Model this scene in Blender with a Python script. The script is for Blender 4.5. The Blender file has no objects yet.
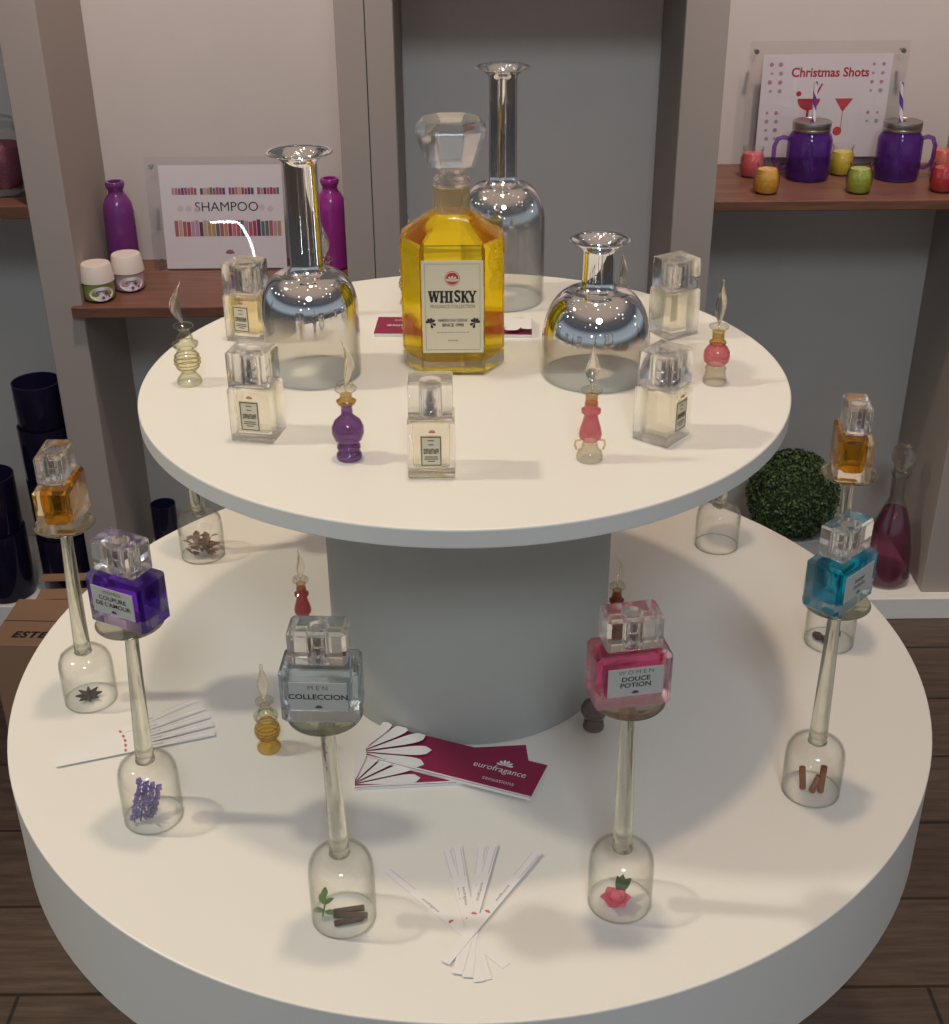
import bpy, bmesh, math, random
from mathutils import Matrix, Vector, Euler
random.seed(7)
R = math.radians
PI = math.pi
scene = bpy.context.scene
COL = scene.collection

# ------------------------------------------------------------------ materials
def new_mat(name):
    m = bpy.data.materials.new(name); m.use_nodes = True
    nt = m.node_tree; nt.nodes.clear()
    out = nt.nodes.new('ShaderNodeOutputMaterial')
    return m, nt, out
def rgba(c): return (c[0], c[1], c[2], 1.0)

def principled(name, col, rough=.5, metal=0., spec=.5, noise=None, bump=None, coat=0., trans=0.):
    m, nt, out = new_mat(name)
    b = nt.nodes.new('ShaderNodeBsdfPrincipled')
    b.inputs['Base Color'].default_value = rgba(col)
    b.inputs['Roughness'].default_value = rough
    b.inputs['Metallic'].default_value = metal
    b.inputs['Specular IOR Level'].default_value = spec
    b.inputs['Coat Weight'].default_value = coat
    b.inputs['Transmission Weight'].default_value = trans
    nt.links.new(b.outputs[0], out.inputs[0])
    tc = nt.nodes.new('ShaderNodeTexCoord')
    if noise:
        sc, amt = noise
        n = nt.nodes.new('ShaderNodeTexNoise'); n.inputs['Scale'].default_value = sc; n.inputs['Detail'].default_value = 4
        nt.links.new(tc.outputs['Object'], n.inputs['Vector'])
        mx = nt.nodes.new('ShaderNodeMix'); mx.data_type = 'RGBA'
        mx.inputs[6].default_value = rgba([c*(1-amt) for c in col]); mx.inputs[7].default_value = rgba([min(1, c*(1+amt)) for c in col])
        nt.links.new(n.outputs[0], mx.inputs[0]); nt.links.new(mx.outputs[2], b.inputs['Base Color'])
    if bump:
        sc, st = bump
        n2 = nt.nodes.new('ShaderNodeTexNoise'); n2.inputs['Scale'].default_value = sc; n2.inputs['Detail'].default_value = 3
        nt.links.new(tc.outputs['Object'], n2.inputs['Vector'])
        bp = nt.nodes.new('ShaderNodeBump'); bp.inputs['Strength'].default_value = st; bp.inputs['Distance'].default_value = .002
        nt.links.new(n2.outputs[0], bp.inputs['Height']); nt.links.new(bp.outputs[0], b.inputs['Normal'])
    return m

def wood(name, c1, c2, axis_scale, rough=.45, planks=None):
    m, nt, out = new_mat(name)
    b = nt.nodes.new('ShaderNodeBsdfPrincipled'); b.inputs['Roughness'].default_value = rough
    tc = nt.nodes.new('ShaderNodeTexCoord'); mp = nt.nodes.new('ShaderNodeMapping')
    mp.inputs['Scale'].default_value = axis_scale
    nt.links.new(tc.outputs['Object'], mp.inputs['Vector'])
    n = nt.nodes.new('ShaderNodeTexNoise'); n.inputs['Scale'].default_value = 6; n.inputs['Detail'].default_value = 8; n.inputs['Roughness'].default_value = .65
    nt.links.new(mp.outputs[0], n.inputs['Vector'])
    cr = nt.nodes.new('ShaderNodeValToRGB')
    cr.color_ramp.elements[0].position = .32; cr.color_ramp.elements[0].color = rgba(c1)
    cr.color_ramp.elements[1].position = .72; cr.color_ramp.elements[1].color = rgba(c2)
    nt.links.new(n.outputs[0], cr.inputs[0])
    last = cr.outputs[0]
    if planks:
        br = nt.nodes.new('ShaderNodeTexBrick')
        br.inputs['Color1'].default_value = (1, 1, 1, 1); br.inputs['Color2'].default_value = (.72, .72, .74, 1)
        br.inputs['Mortar'].default_value = (.25, .25, .25, 1)
        br.inputs['Scale'].default_value = 1; br.inputs['Mortar Size'].default_value = .003
        br.inputs['Brick Width'].default_value = planks[0]; br.inputs['Row Height'].default_value = planks[1]
        nt.links.new(tc.outputs['Object'], br.inputs['Vector'])
        mx = nt.nodes.new('ShaderNodeMix'); mx.data_type = 'RGBA'; mx.blend_type = 'MULTIPLY'; mx.inputs[0].default_value = 1
        nt.links.new(last, mx.inputs[6]); nt.links.new(br.outputs[0], mx.inputs[7]); last = mx.outputs[2]
    nt.links.new(last, b.inputs['Base Color']); nt.links.new(b.outputs[0], out.inputs[0])
    return m

def thin_glass(name, tint=(.97, .98, .97), edge=(.72, .76, .72), ior=1.45, rough=0., silver=None, diffuse=None):
    """blown glass wall: clear towards the eye, darker where it is seen edge on; silver=(z0,z1) mirrors it above z1"""
    m, nt, out = new_mat(name)
    lw = nt.nodes.new('ShaderNodeLayerWeight'); lw.inputs['Blend'].default_value = .35
    mx = nt.nodes.new('ShaderNodeMix'); mx.data_type = 'RGBA'
    mx.inputs[6].default_value = rgba(tint); mx.inputs[7].default_value = rgba(edge)
    p3 = nt.nodes.new('ShaderNodeMath'); p3.operation = 'POWER'; p3.inputs[1].default_value = 3.2; nt.links.new(lw.outputs['Facing'], p3.inputs[0])
    lw.inputs['Blend'].default_value = .5
    nt.links.new(p3.outputs[0], mx.inputs[0])
    tr = nt.nodes.new('ShaderNodeBsdfTransparent'); nt.links.new(mx.outputs[2], tr.inputs[0])
    gl = nt.nodes.new('ShaderNodeBsdfGlossy'); gl.inputs['Roughness'].default_value = rough; gl.inputs[0].default_value = (1, 1, 1, 1)
    l2 = nt.nodes.new('ShaderNodeLayerWeight'); l2.inputs['Blend'].default_value = .5     # Schlick reflectance, same from both sides of the wall
    pw = nt.nodes.new('ShaderNodeMath'); pw.operation = 'POWER'; pw.inputs[1].default_value = 5; nt.links.new(l2.outputs['Facing'], pw.inputs[0])
    f0 = ((ior-1)/(ior+1))**2
    fr = nt.nodes.new('ShaderNodeMath'); fr.operation = 'MULTIPLY_ADD'; fr.inputs[1].default_value = 1-f0; fr.inputs[2].default_value = f0; nt.links.new(pw.outputs[0], fr.inputs[0])
    ms = nt.nodes.new('ShaderNodeMixShader')
    nt.links.new(fr.outputs[0], ms.inputs[0]); nt.links.new(tr.outputs[0], ms.inputs[1]); nt.links.new(gl.outputs[0], ms.inputs[2])
    last = ms
    if diffuse:
        df = nt.nodes.new('ShaderNodeBsdfDiffuse'); df.inputs[0].default_value = rgba(diffuse[0])
        m2 = nt.nodes.new('ShaderNodeMixShader'); m2.inputs[0].default_value = diffuse[1]
        nt.links.new(last.outputs[0], m2.inputs[1]); nt.links.new(df.outputs[0], m2.inputs[2]); last = m2
    if silver:
        tc = nt.nodes.new('ShaderNodeTexCoord'); sp = nt.nodes.new('ShaderNodeSeparateXYZ')
        nt.links.new(tc.outputs['Object'], sp.inputs[0])
        mr = nt.nodes.new('ShaderNodeMapRange'); mr.interpolation_type = 'SMOOTHSTEP'
        mr.inputs['From Min'].default_value = silver[0]; mr.inputs['From Max'].default_value = silver[1]
        mr.inputs['To Max'].default_value = silver[2]
        nt.links.new(sp.outputs['Z'], mr.inputs['Value'])
        g2 = nt.nodes.new('ShaderNodeBsdfGlossy'); g2.inputs['Roughness'].default_value = .02; g2.inputs[0].default_value = (.86, .86, .87, 1)
        m2 = nt.nodes.new('ShaderNodeMixShader')
        nt.links.new(mr.outputs[0], m2.inputs[0]); nt.links.new(last.outputs[0], m2.inputs[1]); nt.links.new(g2.outputs[0], m2.inputs[2]); last = m2
    nt.links.new(last.outputs[0], out.inputs[0])
    return m

def glass(name, col=(1, 1, 1), ior=1.45, rough=0., clear=0., ccol=None):
    """solid refracting glass or liquid"""
    m, nt, out = new_mat(name)
    g = nt.nodes.new('ShaderNodeBsdfGlass'); g.inputs['Color'].default_value = rgba(col)
    g.inputs['IOR'].default_value = ior; g.inputs['Roughness'].default_value = rough
    last = g
    if clear:
        tr = nt.nodes.new('ShaderNodeBsdfTransparent'); tr.inputs[0].default_value = rgba(ccol or col)
        ms = nt.nodes.new('ShaderNodeMixShader'); ms.inputs[0].default_value = clear
        nt.links.new(g.outputs[0], ms.inputs[1]); nt.links.new(tr.outputs[0], ms.inputs[2]); last = ms
    nt.links.new(last.outputs[0], out.inputs[0])
    return m

def spiral(name, c1, c2, pitch, rad_turns=1, rough=.35):
    m, nt, out = new_mat(name)
    b = nt.nodes.new('ShaderNodeBsdfPrincipled'); b.inputs['Roughness'].default_value = rough
    tc = nt.nodes.new('ShaderNodeTexCoord'); sp = nt.nodes.new('ShaderNodeSeparateXYZ'); nt.links.new(tc.outputs['Object'], sp.inputs[0])
    at = nt.nodes.new('ShaderNodeMath'); at.operation = 'ARCTAN2'; nt.links.new(sp.outputs['Y'], at.inputs[0]); nt.links.new(sp.outputs['X'], at.inputs[1])
    dv = nt.nodes.new('ShaderNodeMath'); dv.operation = 'DIVIDE'; dv.inputs[1].default_value = 2*PI; nt.links.new(at.outputs[0], dv.inputs[0])
    zz = nt.nodes.new('ShaderNodeMath'); zz.operation = 'DIVIDE'; zz.inputs[1].default_value = pitch; nt.links.new(sp.outputs['Z'], zz.inputs[0])
    ad = nt.nodes.new('ShaderNodeMath'); ad.operation = 'ADD'; nt.links.new(dv.outputs[0], ad.inputs[0]); nt.links.new(zz.outputs[0], ad.inputs[1])
    frc = nt.nodes.new('ShaderNodeMath'); frc.operation = 'FRACT'; nt.links.new(ad.outputs[0], frc.inputs[0])
    gt = nt.nodes.new('ShaderNodeMath'); gt.operation = 'GREATER_THAN'; gt.inputs[1].default_value = .5; nt.links.new(frc.outputs[0], gt.inputs[0])
    mx = nt.nodes.new('ShaderNodeMix'); mx.data_type = 'RGBA'; mx.inputs[6].default_value = rgba(c1); mx.inputs[7].default_value = rgba(c2)
    nt.links.new(gt.outputs[0], mx.inputs[0]); nt.links.new(mx.outputs[2], b.inputs['Base Color']); nt.links.new(b.outputs[0], out.inputs[0])
    return m

M = {}
M['laminate'] = principled('white_laminate', (.80, .78, .75), .38, spec=.4, noise=(3, .015))
M['column'] = principled('grey_column', (.41, .415, .40), .7, spec=.2, noise=(40, .03))
M['wall'] = principled('grey_wall_fabric', (.58, .535, .505), .9, spec=.1, noise=(9, .04), bump=(700, .25))
M['pillar'] = principled('taupe_pillar', (.40, .345, .31), .75, spec=.2, noise=(5, .03))
M['wall_niche'] = principled('cool_grey_wall_fabric', (.76, .675, .635), .9, spec=.1, noise=(9, .04), bump=(700, .25))
M['seam'] = principled('dark_seam', (.05, .045, .04), .9)
M['floor'] = wood('dark_plank_floor', (.070, .046, .034), (.165, .115, .088), (1.2, 14, 1), .42, planks=(1.3, .17))
M['shelf'] = wood('walnut_shelf', (.11, .045, .028), (.23, .105, .065), (1.5, 16, 16), .4)
M['chrome'] = principled('chrome', (.82, .82, .83), .12, metal=1)
M['steel'] = principled('brushed_metal', (.45, .43, .41), .33, metal=1)
M['paper'] = principled('white_paper', (.80, .78, .79), .7)
M['paper_pink'] = principled('pale_print_paper', (.82, .76, .79), .55)
M['label'] = principled('cream_label', (.78, .69, .50), .6)
M['label_grey'] = principled('silver_grey_label', (.60, .585, .55), .5)
M['ink'] = principled('black_ink', (.02, .018, .018), .6)
M['ink_brown'] = principled('dark_brown_ink', (.075, .058, .038), .6)
M['ink_soft'] = principled('grey_ink', (.16, .15, .15), .6)
M['ink_faint'] = principled('pale_grey_ink', (.42, .40, .37), .6)
M['ink_navy'] = principled('navy_ink', (.02, .018, .05), .6)
M['ink_red'] = principled('red_ink', (.50, .025, .05), .55)
M['magenta'] = principled('magenta_print', (.26, .012, .065), .45)
M['lilac_print'] = principled('lilac_print', (.62, .55, .66), .6)
M['white_print'] = principled('white_print', (.78, .76, .79), .55)
M['crystal'] = glass('clear_crystal', (1, 1, .995), 1.47, clear=.20)
M['crystal_cap'] = glass('crystal_cap', (1, .998, .992), 1.5, clear=.14)
M['cap_clear'] = glass('bright_crystal_cap', (1, .998, .992), 1.52, clear=.06)
M['bowl'] = thin_glass('thin_goblet_glass', (.996, .996, .99), (.46, .47, .42))
M['stem'] = glass('goblet_stem_glass', (.93, .935, .88), 1.46, clear=.25)
M['foot'] = glass('goblet_foot_glass', (.80, .80, .73), 1.46, clear=.25)
M['frost'] = thin_glass('ground_glass', (.92, .84, .66), (.80, .68, .46), 1.4, rough=.3, diffuse=((.62, .50, .32), .28))
M['acrylic'] = thin_glass('clear_acrylic', (.97, .97, .97), (.80, .82, .82), 1.45)
M['cardboard'] = principled('cardboard', (.36, .21, .125), .8, noise=(14, .06))
M['navy_glass'] = thin_glass('navy_glass', (.16, .14, .27), (.03, .025, .07), 1.45, diffuse=((.035, .03, .085), .30))
M['purple_mug'] = thin_glass('violet_glass', (.66, .46, .82), (.20, .06, .40), 1.45, diffuse=((.18, .06, .38), .16))
M['leaf'] = principled('boxwood_leaf', (.055, .095, .030), .55, noise=(60, .5))
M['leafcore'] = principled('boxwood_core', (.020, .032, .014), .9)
M['pot'] = principled('pale_grey_pot', (.42, .43, .44), .5)
M['purple_bottle'] = principled('plum_lacquer', (.15, .03, .17), .22, coat=.3)
M['magenta_bottle'] = principled('magenta_lacquer', (.27, .022, .21), .22, coat=.3)
M['lid_white'] = principled('cream_plastic_lid', (.72, .64, .56), .4)
M['herb_green'] = principled('fresh_green_leaf', (.10, .24, .045), .5)
M['bark'] = principled('brown_bark', (.085, .045, .03), .85, noise=(200, .4))
M['cinnamon'] = principled('cinnamon_bark', (.27, .085, .03), .75, noise=(150, .3))
M['anise'] = principled('star_anise_brown', (.028, .012, .014), .7)
M['lavender'] = principled('lavender_bloom', (.25, .17, .46), .8, noise=(300, .4))
M['sage'] = principled('dull_green_stem', (.09, .13, .06), .8)
M['rose'] = principled('pink_petal', (.75, .13, .21), .6)
M['dried'] = principled('dried_petals', (.28, .17, .12), .85, noise=(200, .4))
M['bean'] = principled('dark_bean', (.03, .02, .018), .5)

# ------------------------------------------------------------------ mesh helpers
class MB:
    def __init__(self): self.bm = bmesh.new(); self.mats = []
    def mi(self, mat):
        if mat not in self.mats: self.mats.append(mat)
        return self.mats.index(mat)
    def _fin(self, verts, faces, mat, mtx=None):
        if mtx is not None:
            for v in verts: v.co = mtx @ v.co
        if mat is not None:
            i = self.mi(mat)
            for f in faces: f.material_index = i
    def box(self, c, s, mat=None, bevel=0., seg=2, mtx=None, taper=None, flip=False):
        r = bmesh.ops.create_cube(self.bm, size=1)
        vs = r['verts']
        for v in vs:
            k = 1.0
            if taper and v.co.z < 0: k = taper
            v.co = Vector((v.co.x*s[0]*k, v.co.y*s[1]*k, v.co.z*s[2]))
        fs = list({f for v in vs for f in v.link_faces})
        if bevel:
            es = list({e for v in vs for e in v.link_edges})
            rr = bmesh.ops.bevel(self.bm, geom=es, offset=bevel, segments=seg, affect='EDGES', profile=.5)
            vs = list({v for f in rr['faces'] for v in f.verts} | {v for v in vs if v.is_valid})
            fs = list({f for v in vs for f in v.link_faces})
        if flip: bmesh.ops.reverse_faces(self.bm, faces=fs)
        T = Matrix.Translation(Vector(c))
        self._fin(vs, fs, mat, (mtx @ T) if mtx is not None else T)
        return fs
    def lathe(self, prof, seg=48, mat=None, mtx=None, closed=False, flip=False, ph=0., squash=None):
        bm = self.bm; rings = []; vs = []; fs = []
        for r, z in prof:
            if r <= 1e-7:
                v = bm.verts.new((0, 0, z)); rings.append([v]); vs.append(v)
            else:
                ring = [bm.verts.new((r*math.cos(2*PI*(k+ph)/seg), r*math.sin(2*PI*(k+ph)/seg)*(squash or 1), z)) for k in range(seg)]
                rings.append(ring); vs += ring
        pairs = list(zip(rings[:-1], rings[1:]))
        if closed: pairs.append((rings[-1], rings[0]))
        for a, b in pairs:
            for k in range(seg):
                k2 = (k+1) % seg
                if len(a) == 1 and len(b) == 1: continue
                if len(a) == 1: f = bm.faces.new((a[0], b[k2], b[k]))
                elif len(b) == 1: f = bm.faces.new((a[k], a[k2], b[0]))
                else: f = bm.faces.new((a[k], a[k2], b[k2], b[k]))
                fs.append(f)
        if flip: bmesh.ops.reverse_faces(bm, faces=fs)
        self._fin(vs, fs, mat, mtx)
        return fs
    def prism(self, pts, z0, z1, mat=None, mtx=None, top_scale=1.0):
        bm = self.bm; n = len(pts)
        a = [bm.verts.new((x, y, z0)) for x, y in pts]; b = [bm.verts.new((x*top_scale, y*top_scale, z1)) for x, y in pts]
        fs = [bm.faces.new(a[::-1]), bm.faces.new(b)]
        for k in range(n): fs.append(bm.faces.new((a[k], a[(k+1) % n], b[(k+1) % n], b[k])))
        self._fin(a+b, fs, mat, mtx); return fs
    def poly(self, pts, mat=None, mtx=None):
        vs = [self.bm.verts.new(p) for p in pts]
        self._fin(vs, [self.bm.faces.new(vs)], mat, mtx)
    def tube(self, pts, rad, seg=10, mat=None, mtx=None, cap=True):
        bm = self.bm; pts = [Vector(p) for p in pts]; n = len(pts); rings = []; vs = []; fs = []
        rads = rad if isinstance(rad, (list, tuple)) else [rad]*n
        prev = None
        for i, p in enumerate(pts):
            t = (pts[min(i+1, n-1)] - pts[max(i-1, 0)]).normalized()
            if prev is None:
                ref = Vector((0, 0, 1)) if abs(t.z) < .9 else Vector((1, 0, 0))
                u = t.cross(ref).normalized()
            else: u = (prev - t*prev.dot(t)).normalized()
            prev = u; w = t.cross(u)
            ring = [bm.verts.new(p + (u*math.cos(2*PI*k/seg) + w*math.sin(2*PI*k/seg))*rads[i]) for k in range(seg)]
            rings.append(ring); vs += ring
        for a, b in zip(rings[:-1], rings[1:]):
            for k in range(seg): fs.append(bm.faces.new((a[k], a[(k+1) % seg], b[(k+1) % seg], b[k])))
        if cap: fs.append(bm.faces.new(rings[0][::-1])); fs.append(bm.faces.new(rings[-1]))
        self._fin(vs, fs, mat, mtx)
    def torus(self, Rr, r, z, seg=40, s2=10, mat=None, mtx=None):
        prof = [(Rr + r*math.cos(2*PI*k/s2), z + r*math.sin(2*PI*k/s2)) for k in range(s2)]
        return self.lathe(prof, seg, mat, mtx, closed=True)
    def build(self, name, mat=None, parent=None, loc=None, rot=None, smooth=40, norm=False):
        if norm: bmesh.ops.recalc_face_normals(self.bm, faces=self.bm.faces)
        me = bpy.data.meshes.new(name); self.bm.to_mesh(me); self.bm.free()
        if self.mats:
            for mm in self.mats: me.materials.append(mm)
        elif mat: me.materials.append(mat)
        if smooth:
            for p in me.polygons: p.use_smooth = True
            me.set_sharp_from_angle(angle=R(smooth))
        o = bpy.data.objects.new(name, me); COL.objects.link(o)
        if parent: o.parent = parent
        if loc: o.location = loc
        if rot: o.rotation_euler = rot
        return o

def thing(name, label, cat, loc=(0, 0, 0), rz=0., group=None, rot=None):
    o = bpy.data.objects.new(name, None); COL.objects.link(o)
    o.empty_display_size = .02
    o.location = loc; o.rotation_euler = rot or (0, 0, rz)
    return tag(o, label, cat, group)
def tag(o, label, cat, group=None):
    o['label'] = label; o['category'] = cat
    if group: o['group'] = group
    return o
def struct(o):
    o['kind'] = 'structure'; return o

def text(parent, name, s, size, loc, rot, mat, align='CENTER', bold=0., shear=0., sx=1., space=1.):
    cu = bpy.data.curves.new(name, 'FONT'); cu.body = s; cu.size = size
    cu.align_x = align; cu.align_y = 'CENTER'; cu.offset = bold; cu.shear = shear; cu.space_character = space; cu.resolution_u = 3
    tmp = bpy.data.objects.new('tmp', cu); COL.objects.link(tmp)
    dg = bpy.context.evaluated_depsgraph_get()
    me = bpy.data.meshes.new_from_object(tmp.evaluated_get(dg)); me.name = name
    bpy.data.objects.remove(tmp); bpy.data.curves.remove(cu)
    me.materials.clear(); me.materials.append(mat)
    if sx != 1.: me.transform(Matrix.Diagonal((sx, 1, 1, 1)))
    o = bpy.data.objects.new(name, me); COL.objects.link(o)
    o.parent = parent; o.location = loc; o.rotation_euler = rot
    return o

FRONT = (PI/2, 0, 0)          # lettering upright, facing -y
FLAT = (0, 0, 0)              # lettering lying, read from -y

def petal_pts(L, w, ang, c=(0, 0), n=7):
    """one pointed-root, round-tipped petal from c towards ang"""
    pts = []
    for k in range(n+1):
        t = k/n; pts.append((L*t, w*.5*t**1.1*math.sqrt(1-t**5)*1.15))
    for k in range(n-1, 0, -1):
        t = k/n; pts.append((L*t, -w*.5*t**1.1*math.sqrt(1-t**5)*1.15))
    ca, sa = math.cos(ang), math.sin(ang)
    return [(c[0]+x*ca-y*sa, c[1]+x*sa+y*ca) for x, y in pts]
def emblem(parent, size, loc, rot, mat, angs=(25, 57, 90, 123, 155)):
    b = MB()
    for a in angs: b.poly([(x, y, size*.004*(a % 7)) for x, y in petal_pts(size, size*.42, R(a), (0, -size*.5))])
    return b.build('emblem', mat, parent, loc, rot, smooth=0)

ZT = 1.02
ZL = .6922

# ------------------------------------------------------------------ the setting
b = MB(); b.box((0, .1, -.02), (7, 8.4, .04)); struct(b.build('floor', M['floor'], smooth=0))
YF, YB = 1.147, 1.42
def wallbox(name, x0, x1, y0, y1, z0, z1, mat, bevel=.0015):
    b = MB(); b.box(((x0+x1)/2, (y0+y1)/2, (z0+z1)/2), (x1-x0, y1-y0, z1-z0), bevel=bevel, seg=1)
    return struct(b.build(name, mat, smooth=0))
TOP = 2.45
wallbox('wall_back', -2.2, 2.2, YB, YB+.05, 0, TOP, M['wall'])
wallbox('trim_1', -2.2, 2.2, 1.123, YB, 0, .05, M['laminate'])
wallbox('pillar_1', -.778, -.709, YF, YB, .05, TOP, M['pillar'])
p2 = wallbox('pillar_2', -.218, -.1195, YF, YB, .05, TOP, M['pillar'])
b = MB(); b.box((0, 0, 0), (.0016, .0012, TOP-.06)); b.build('joint', M['seam'], p2, (-.1674, YF-.0002, TOP/2+.025), smooth=0)
wallbox('pillar_3', .3655, .4385, YF, YB, .05, TOP, M['pillar'])
wallbox('pillar_4', .9335, 1.05, YF, YB, .05, TOP, M['pillar'])
wallbox('pillar_5', -1.35, -1.268, YF, YB, .05, TOP, M['pillar'])
wallbox('wall_header', -.1195, .3655, YF+.001, YB, 1.235, TOP, M['pillar'])
wallbox('wall_panel', -.1195, .3655, YB-.012, YB, .05, 1.235, M['wall_niche'])

def shelf(label, x0, x1, y0, ztop, th, lip=0.):
    b = MB(); b.box(((x0+x1)/2, (y0+YB)/2, ztop-th/2), (x1-x0, YB-y0, th), bevel=.002)
    if lip: b.box((x0-lip/2+.002, (y0+YF-.0004)/2, ztop-th/2), (lip+.004, YF-.0004-y0, th), bevel=.002)
    return tag(b.build('wall_shelf', M['shelf'], smooth=0), label, 'shelf')
shelf('walnut shelf carrying the purple handled jars and the cocktail sign', .4385, .9335, YF+.002, .870, .019)
shelf('walnut shelf carrying the shampoo sign and two white-lidded jars', -.709, -.218, YF-.014, .688, .021, .017)
shelf('walnut shelf end at the far left edge with a pink apothecary jar', -1.268, -.778, YF+.002, .872, .024)

# ------------------------------------------------------------------ the display table
t = thing('display_table', 'round white two-tier display table with a thick grey central column', 'table', (0, 0, 0))
def disc(name, rad, z0, z1, parent, mat):
    b = MB(); e = .0015
    b.lathe([(0, z0), (rad-e, z0), (rad, z0+e), (rad, z1-e), (rad-e*.3, z1-e*.3), (rad-e, z1), (0, z1)], 160)
    return b.build(name, mat, parent, smooth=15)
ut = disc('upper_tier', .301, ZT-.017, ZT, t, M['laminate']); ut.location.x = -.002
disc('lower_tier', .4693, ZL-.1126, ZL, t, M['laminate'])
disc('column', .1425, ZL, ZT-.017, t, M['column'])
disc('pedestal', .27, 0, ZL-.1126, t, M['column'])

# ------------------------------------------------------------------ goblets standing upside down on the lower tier
def goblet(x, y, label, kb, GH, dx):
    g = thing('inverted_goblet', label, 'goblet', (x, y, ZL), 0, 'upside-down goblets around the lower tier')
    outer = [(.0262, .0006), (.0266, .012), (.0268, .032*kb), (.0266, .040*kb), (.0256, .0465*kb), (.0232, .0512*kb), (.0190, .0543*kb), (.0125, .0557*kb), (.0070, .0562*kb)]
    inner = [(r-.0010 if r > .008 else r-.002, z-.0010) for r, z in outer]
    inner[0] = (.0252, .0006)
    b = MB(); b.lathe(outer + inner[::-1], 64, closed=True); b.build('bowl', M['bowl'], g, norm=True)
    b = MB(); b.torus(.0257, .00065, .0009, 64, 8); b.build('rim', M['stem'], g)
    z0 = .0560*kb
    b = MB()
    b.lathe([(0, z0-.006), (.0035, z0-.0054), (.0060, z0-.003), (.0088, z0-.0008), (.0083, z0+.002), (.0080, z0+.010), (.0074, .098), (.0066, .138), (.0058, GH-.030), (.0056, GH-.014), (.0066, GH-.0075), (.0085, GH-.0052), (0, GH-.0050)], 40)
    for v in b.bm.verts: v.co.x += dx*max(0, (v.co.z-z0)/(GH-z0))**1.3      # hand-drawn stems run a little off true
    b.build('stem', M['stem'], g, norm=True)
    b = MB()
    b.lathe([(0, GH-.0048), (.010, GH-.0045), (.0250, GH-.0028), (.0278, GH-.0018), (.0284, GH-.0010), (.0278, GH-.0002), (0, GH)], 64)
    for v in b.bm.verts: v.co.x += dx
    b.build('foot', M['foot'], g, norm=True)
    return g
GOB = [(-.386, -.061, 'upside-down goblet with star anise in its bowl, holding an amber perfume'),
       (-.285, -.238, 'upside-down goblet with lavender in its bowl, holding the purple perfume'),
       (-.1037, -.3604, 'upside-down goblet with green leaves and bark in its bowl, holding the clear perfume'),
       (.1228, -.3470, 'upside-down goblet with a pink rose in its bowl, holding the pink perfume'),
       (.3128, -.2109, 'upside-down goblet with cinnamon sticks in its bowl, holding the teal perfume'),
       (.3886, .0302, 'upside-down goblet with dark beans in its bowl, holding an amber perfume beside the boxwood'),
       (-.3232, .229, 'upside-down goblet with dried brown petals in its bowl behind the upper tier'),
       (.3025, .2409, 'empty upside-down goblet behind the upper tier near the boxwood')]
GK = ((1.05, .205, .0045), (1.16, .210, .0060), (1.24, .2075, -.0030), (1.06, .2085, -.0030), (1.02, .2050, -.0015), (1.0, .205, -.0040), (1.04, .205, 0), (1.0, .205, 0))
for (gx, gy, gl), (kb, gh, dx) in zip(GOB, GK): goblet(gx, gy, gl, kb, gh, dx)

# ------------------------------------------------------------------ perfume bottles on the goblets
def sprayer(parent, z, r=.0055, h=.018):
    b = MB()
    b.lathe([(0, z), (r*1.15, z), (r*1.15, z+h*.18), (r*.85, z+h*.2), (r*.85, z+h*.45), (r, z+h*.47), (r, z+h*.56), (r*.8, z+h*.58), (r*.8, z+h), (0, z+h)], 28)
    b.build('sprayer', M['chrome'], parent)
def crystal_cap(parent, w, d, h, z, cav=True, mat='cap_clear', bev=.0026):
    b = MB(); b.box((0, 0, z+h/2), (w, d, h), bevel=bev, seg=1)
    if cav: b.lathe([(0, z+h*.04), (.0082, z+h*.04), (.0082, z+h*.80), (0, z+h*.80)], 28, flip=True)
    return b.build('cap', M[mat], parent, smooth=25)

def perfume(i, ang, liq, label, lines, tint=(1, 1, 1)):
    """w 60 x d 34 x h 46 mm crystal block, label on its outward face"""
    x, y, z = GOB[i][0]+GK[i][2]*1.25, GOB[i][1], ZL+GK[i][1]+.0003
    p = thing('perfume_bottle', label, 'perfume bottle', (x, y, z), ang+PI/2, 'coloured perfumes on goblets')
    gm = glass('crystal_' + label[:12], tint, 1.47, clear=.12)
    b = MB(); b.box((0, 0, .0235), (.0575, .0345, .046), bevel=.0030, seg=1)
    b.lathe([(.0085, .0464), (.0085, .0482), (0, .0482)], 28)
    b.build('glass_body', gm, p, smooth=25)
    b = MB(); b.box((0, 0, .0255), (.0478, .0240, .0330), bevel=.0045, seg=3, taper=.9)
    b.build('liquid', liq, p, smooth=40)
    sprayer(p, .0500, .0066, .021)
    crystal_cap(p, .0425, .026, .029, .0485)
    b = MB(); b.box((0, -.01765, .0262), (.042, .0006, .0245)); lb = b.build('label', M['label_grey'], p, smooth=0)
    if lines == 'strokes':                                            # two lines of type too small to make out
        b = MB()
        for zz, n_, w_ in ((.0030, 7, .0150), (-.0026, 8, .0180)):
            for k in range(n_):
                xk = -w_/2 + w_*(k+.5)/n_; b.box((xk, -.0180, .0262+zz), (.0006, .0002, .0034)); b.box((xk+.0005, -.0180, .0262+zz+(.0013, -.0013, 0)[k % 3]), (.0013, .0002, .0008))
        b.build('small_print', K, lb, smooth=0); lines = []
    for s, size, dz, mat, bold in lines:
        text(lb, 'lettering', s, size, (0, -.01815, .0262+dz), FRONT, mat, bold=bold, sx=1.12)
    emblem(lb, .0032, (0, -.01815, .0262-.0086), FRONT, M['ink'])
    return p
def liquid(name, col, ior=.93, clear=.30): return glass(name, col, ior, clear=clear)
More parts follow.
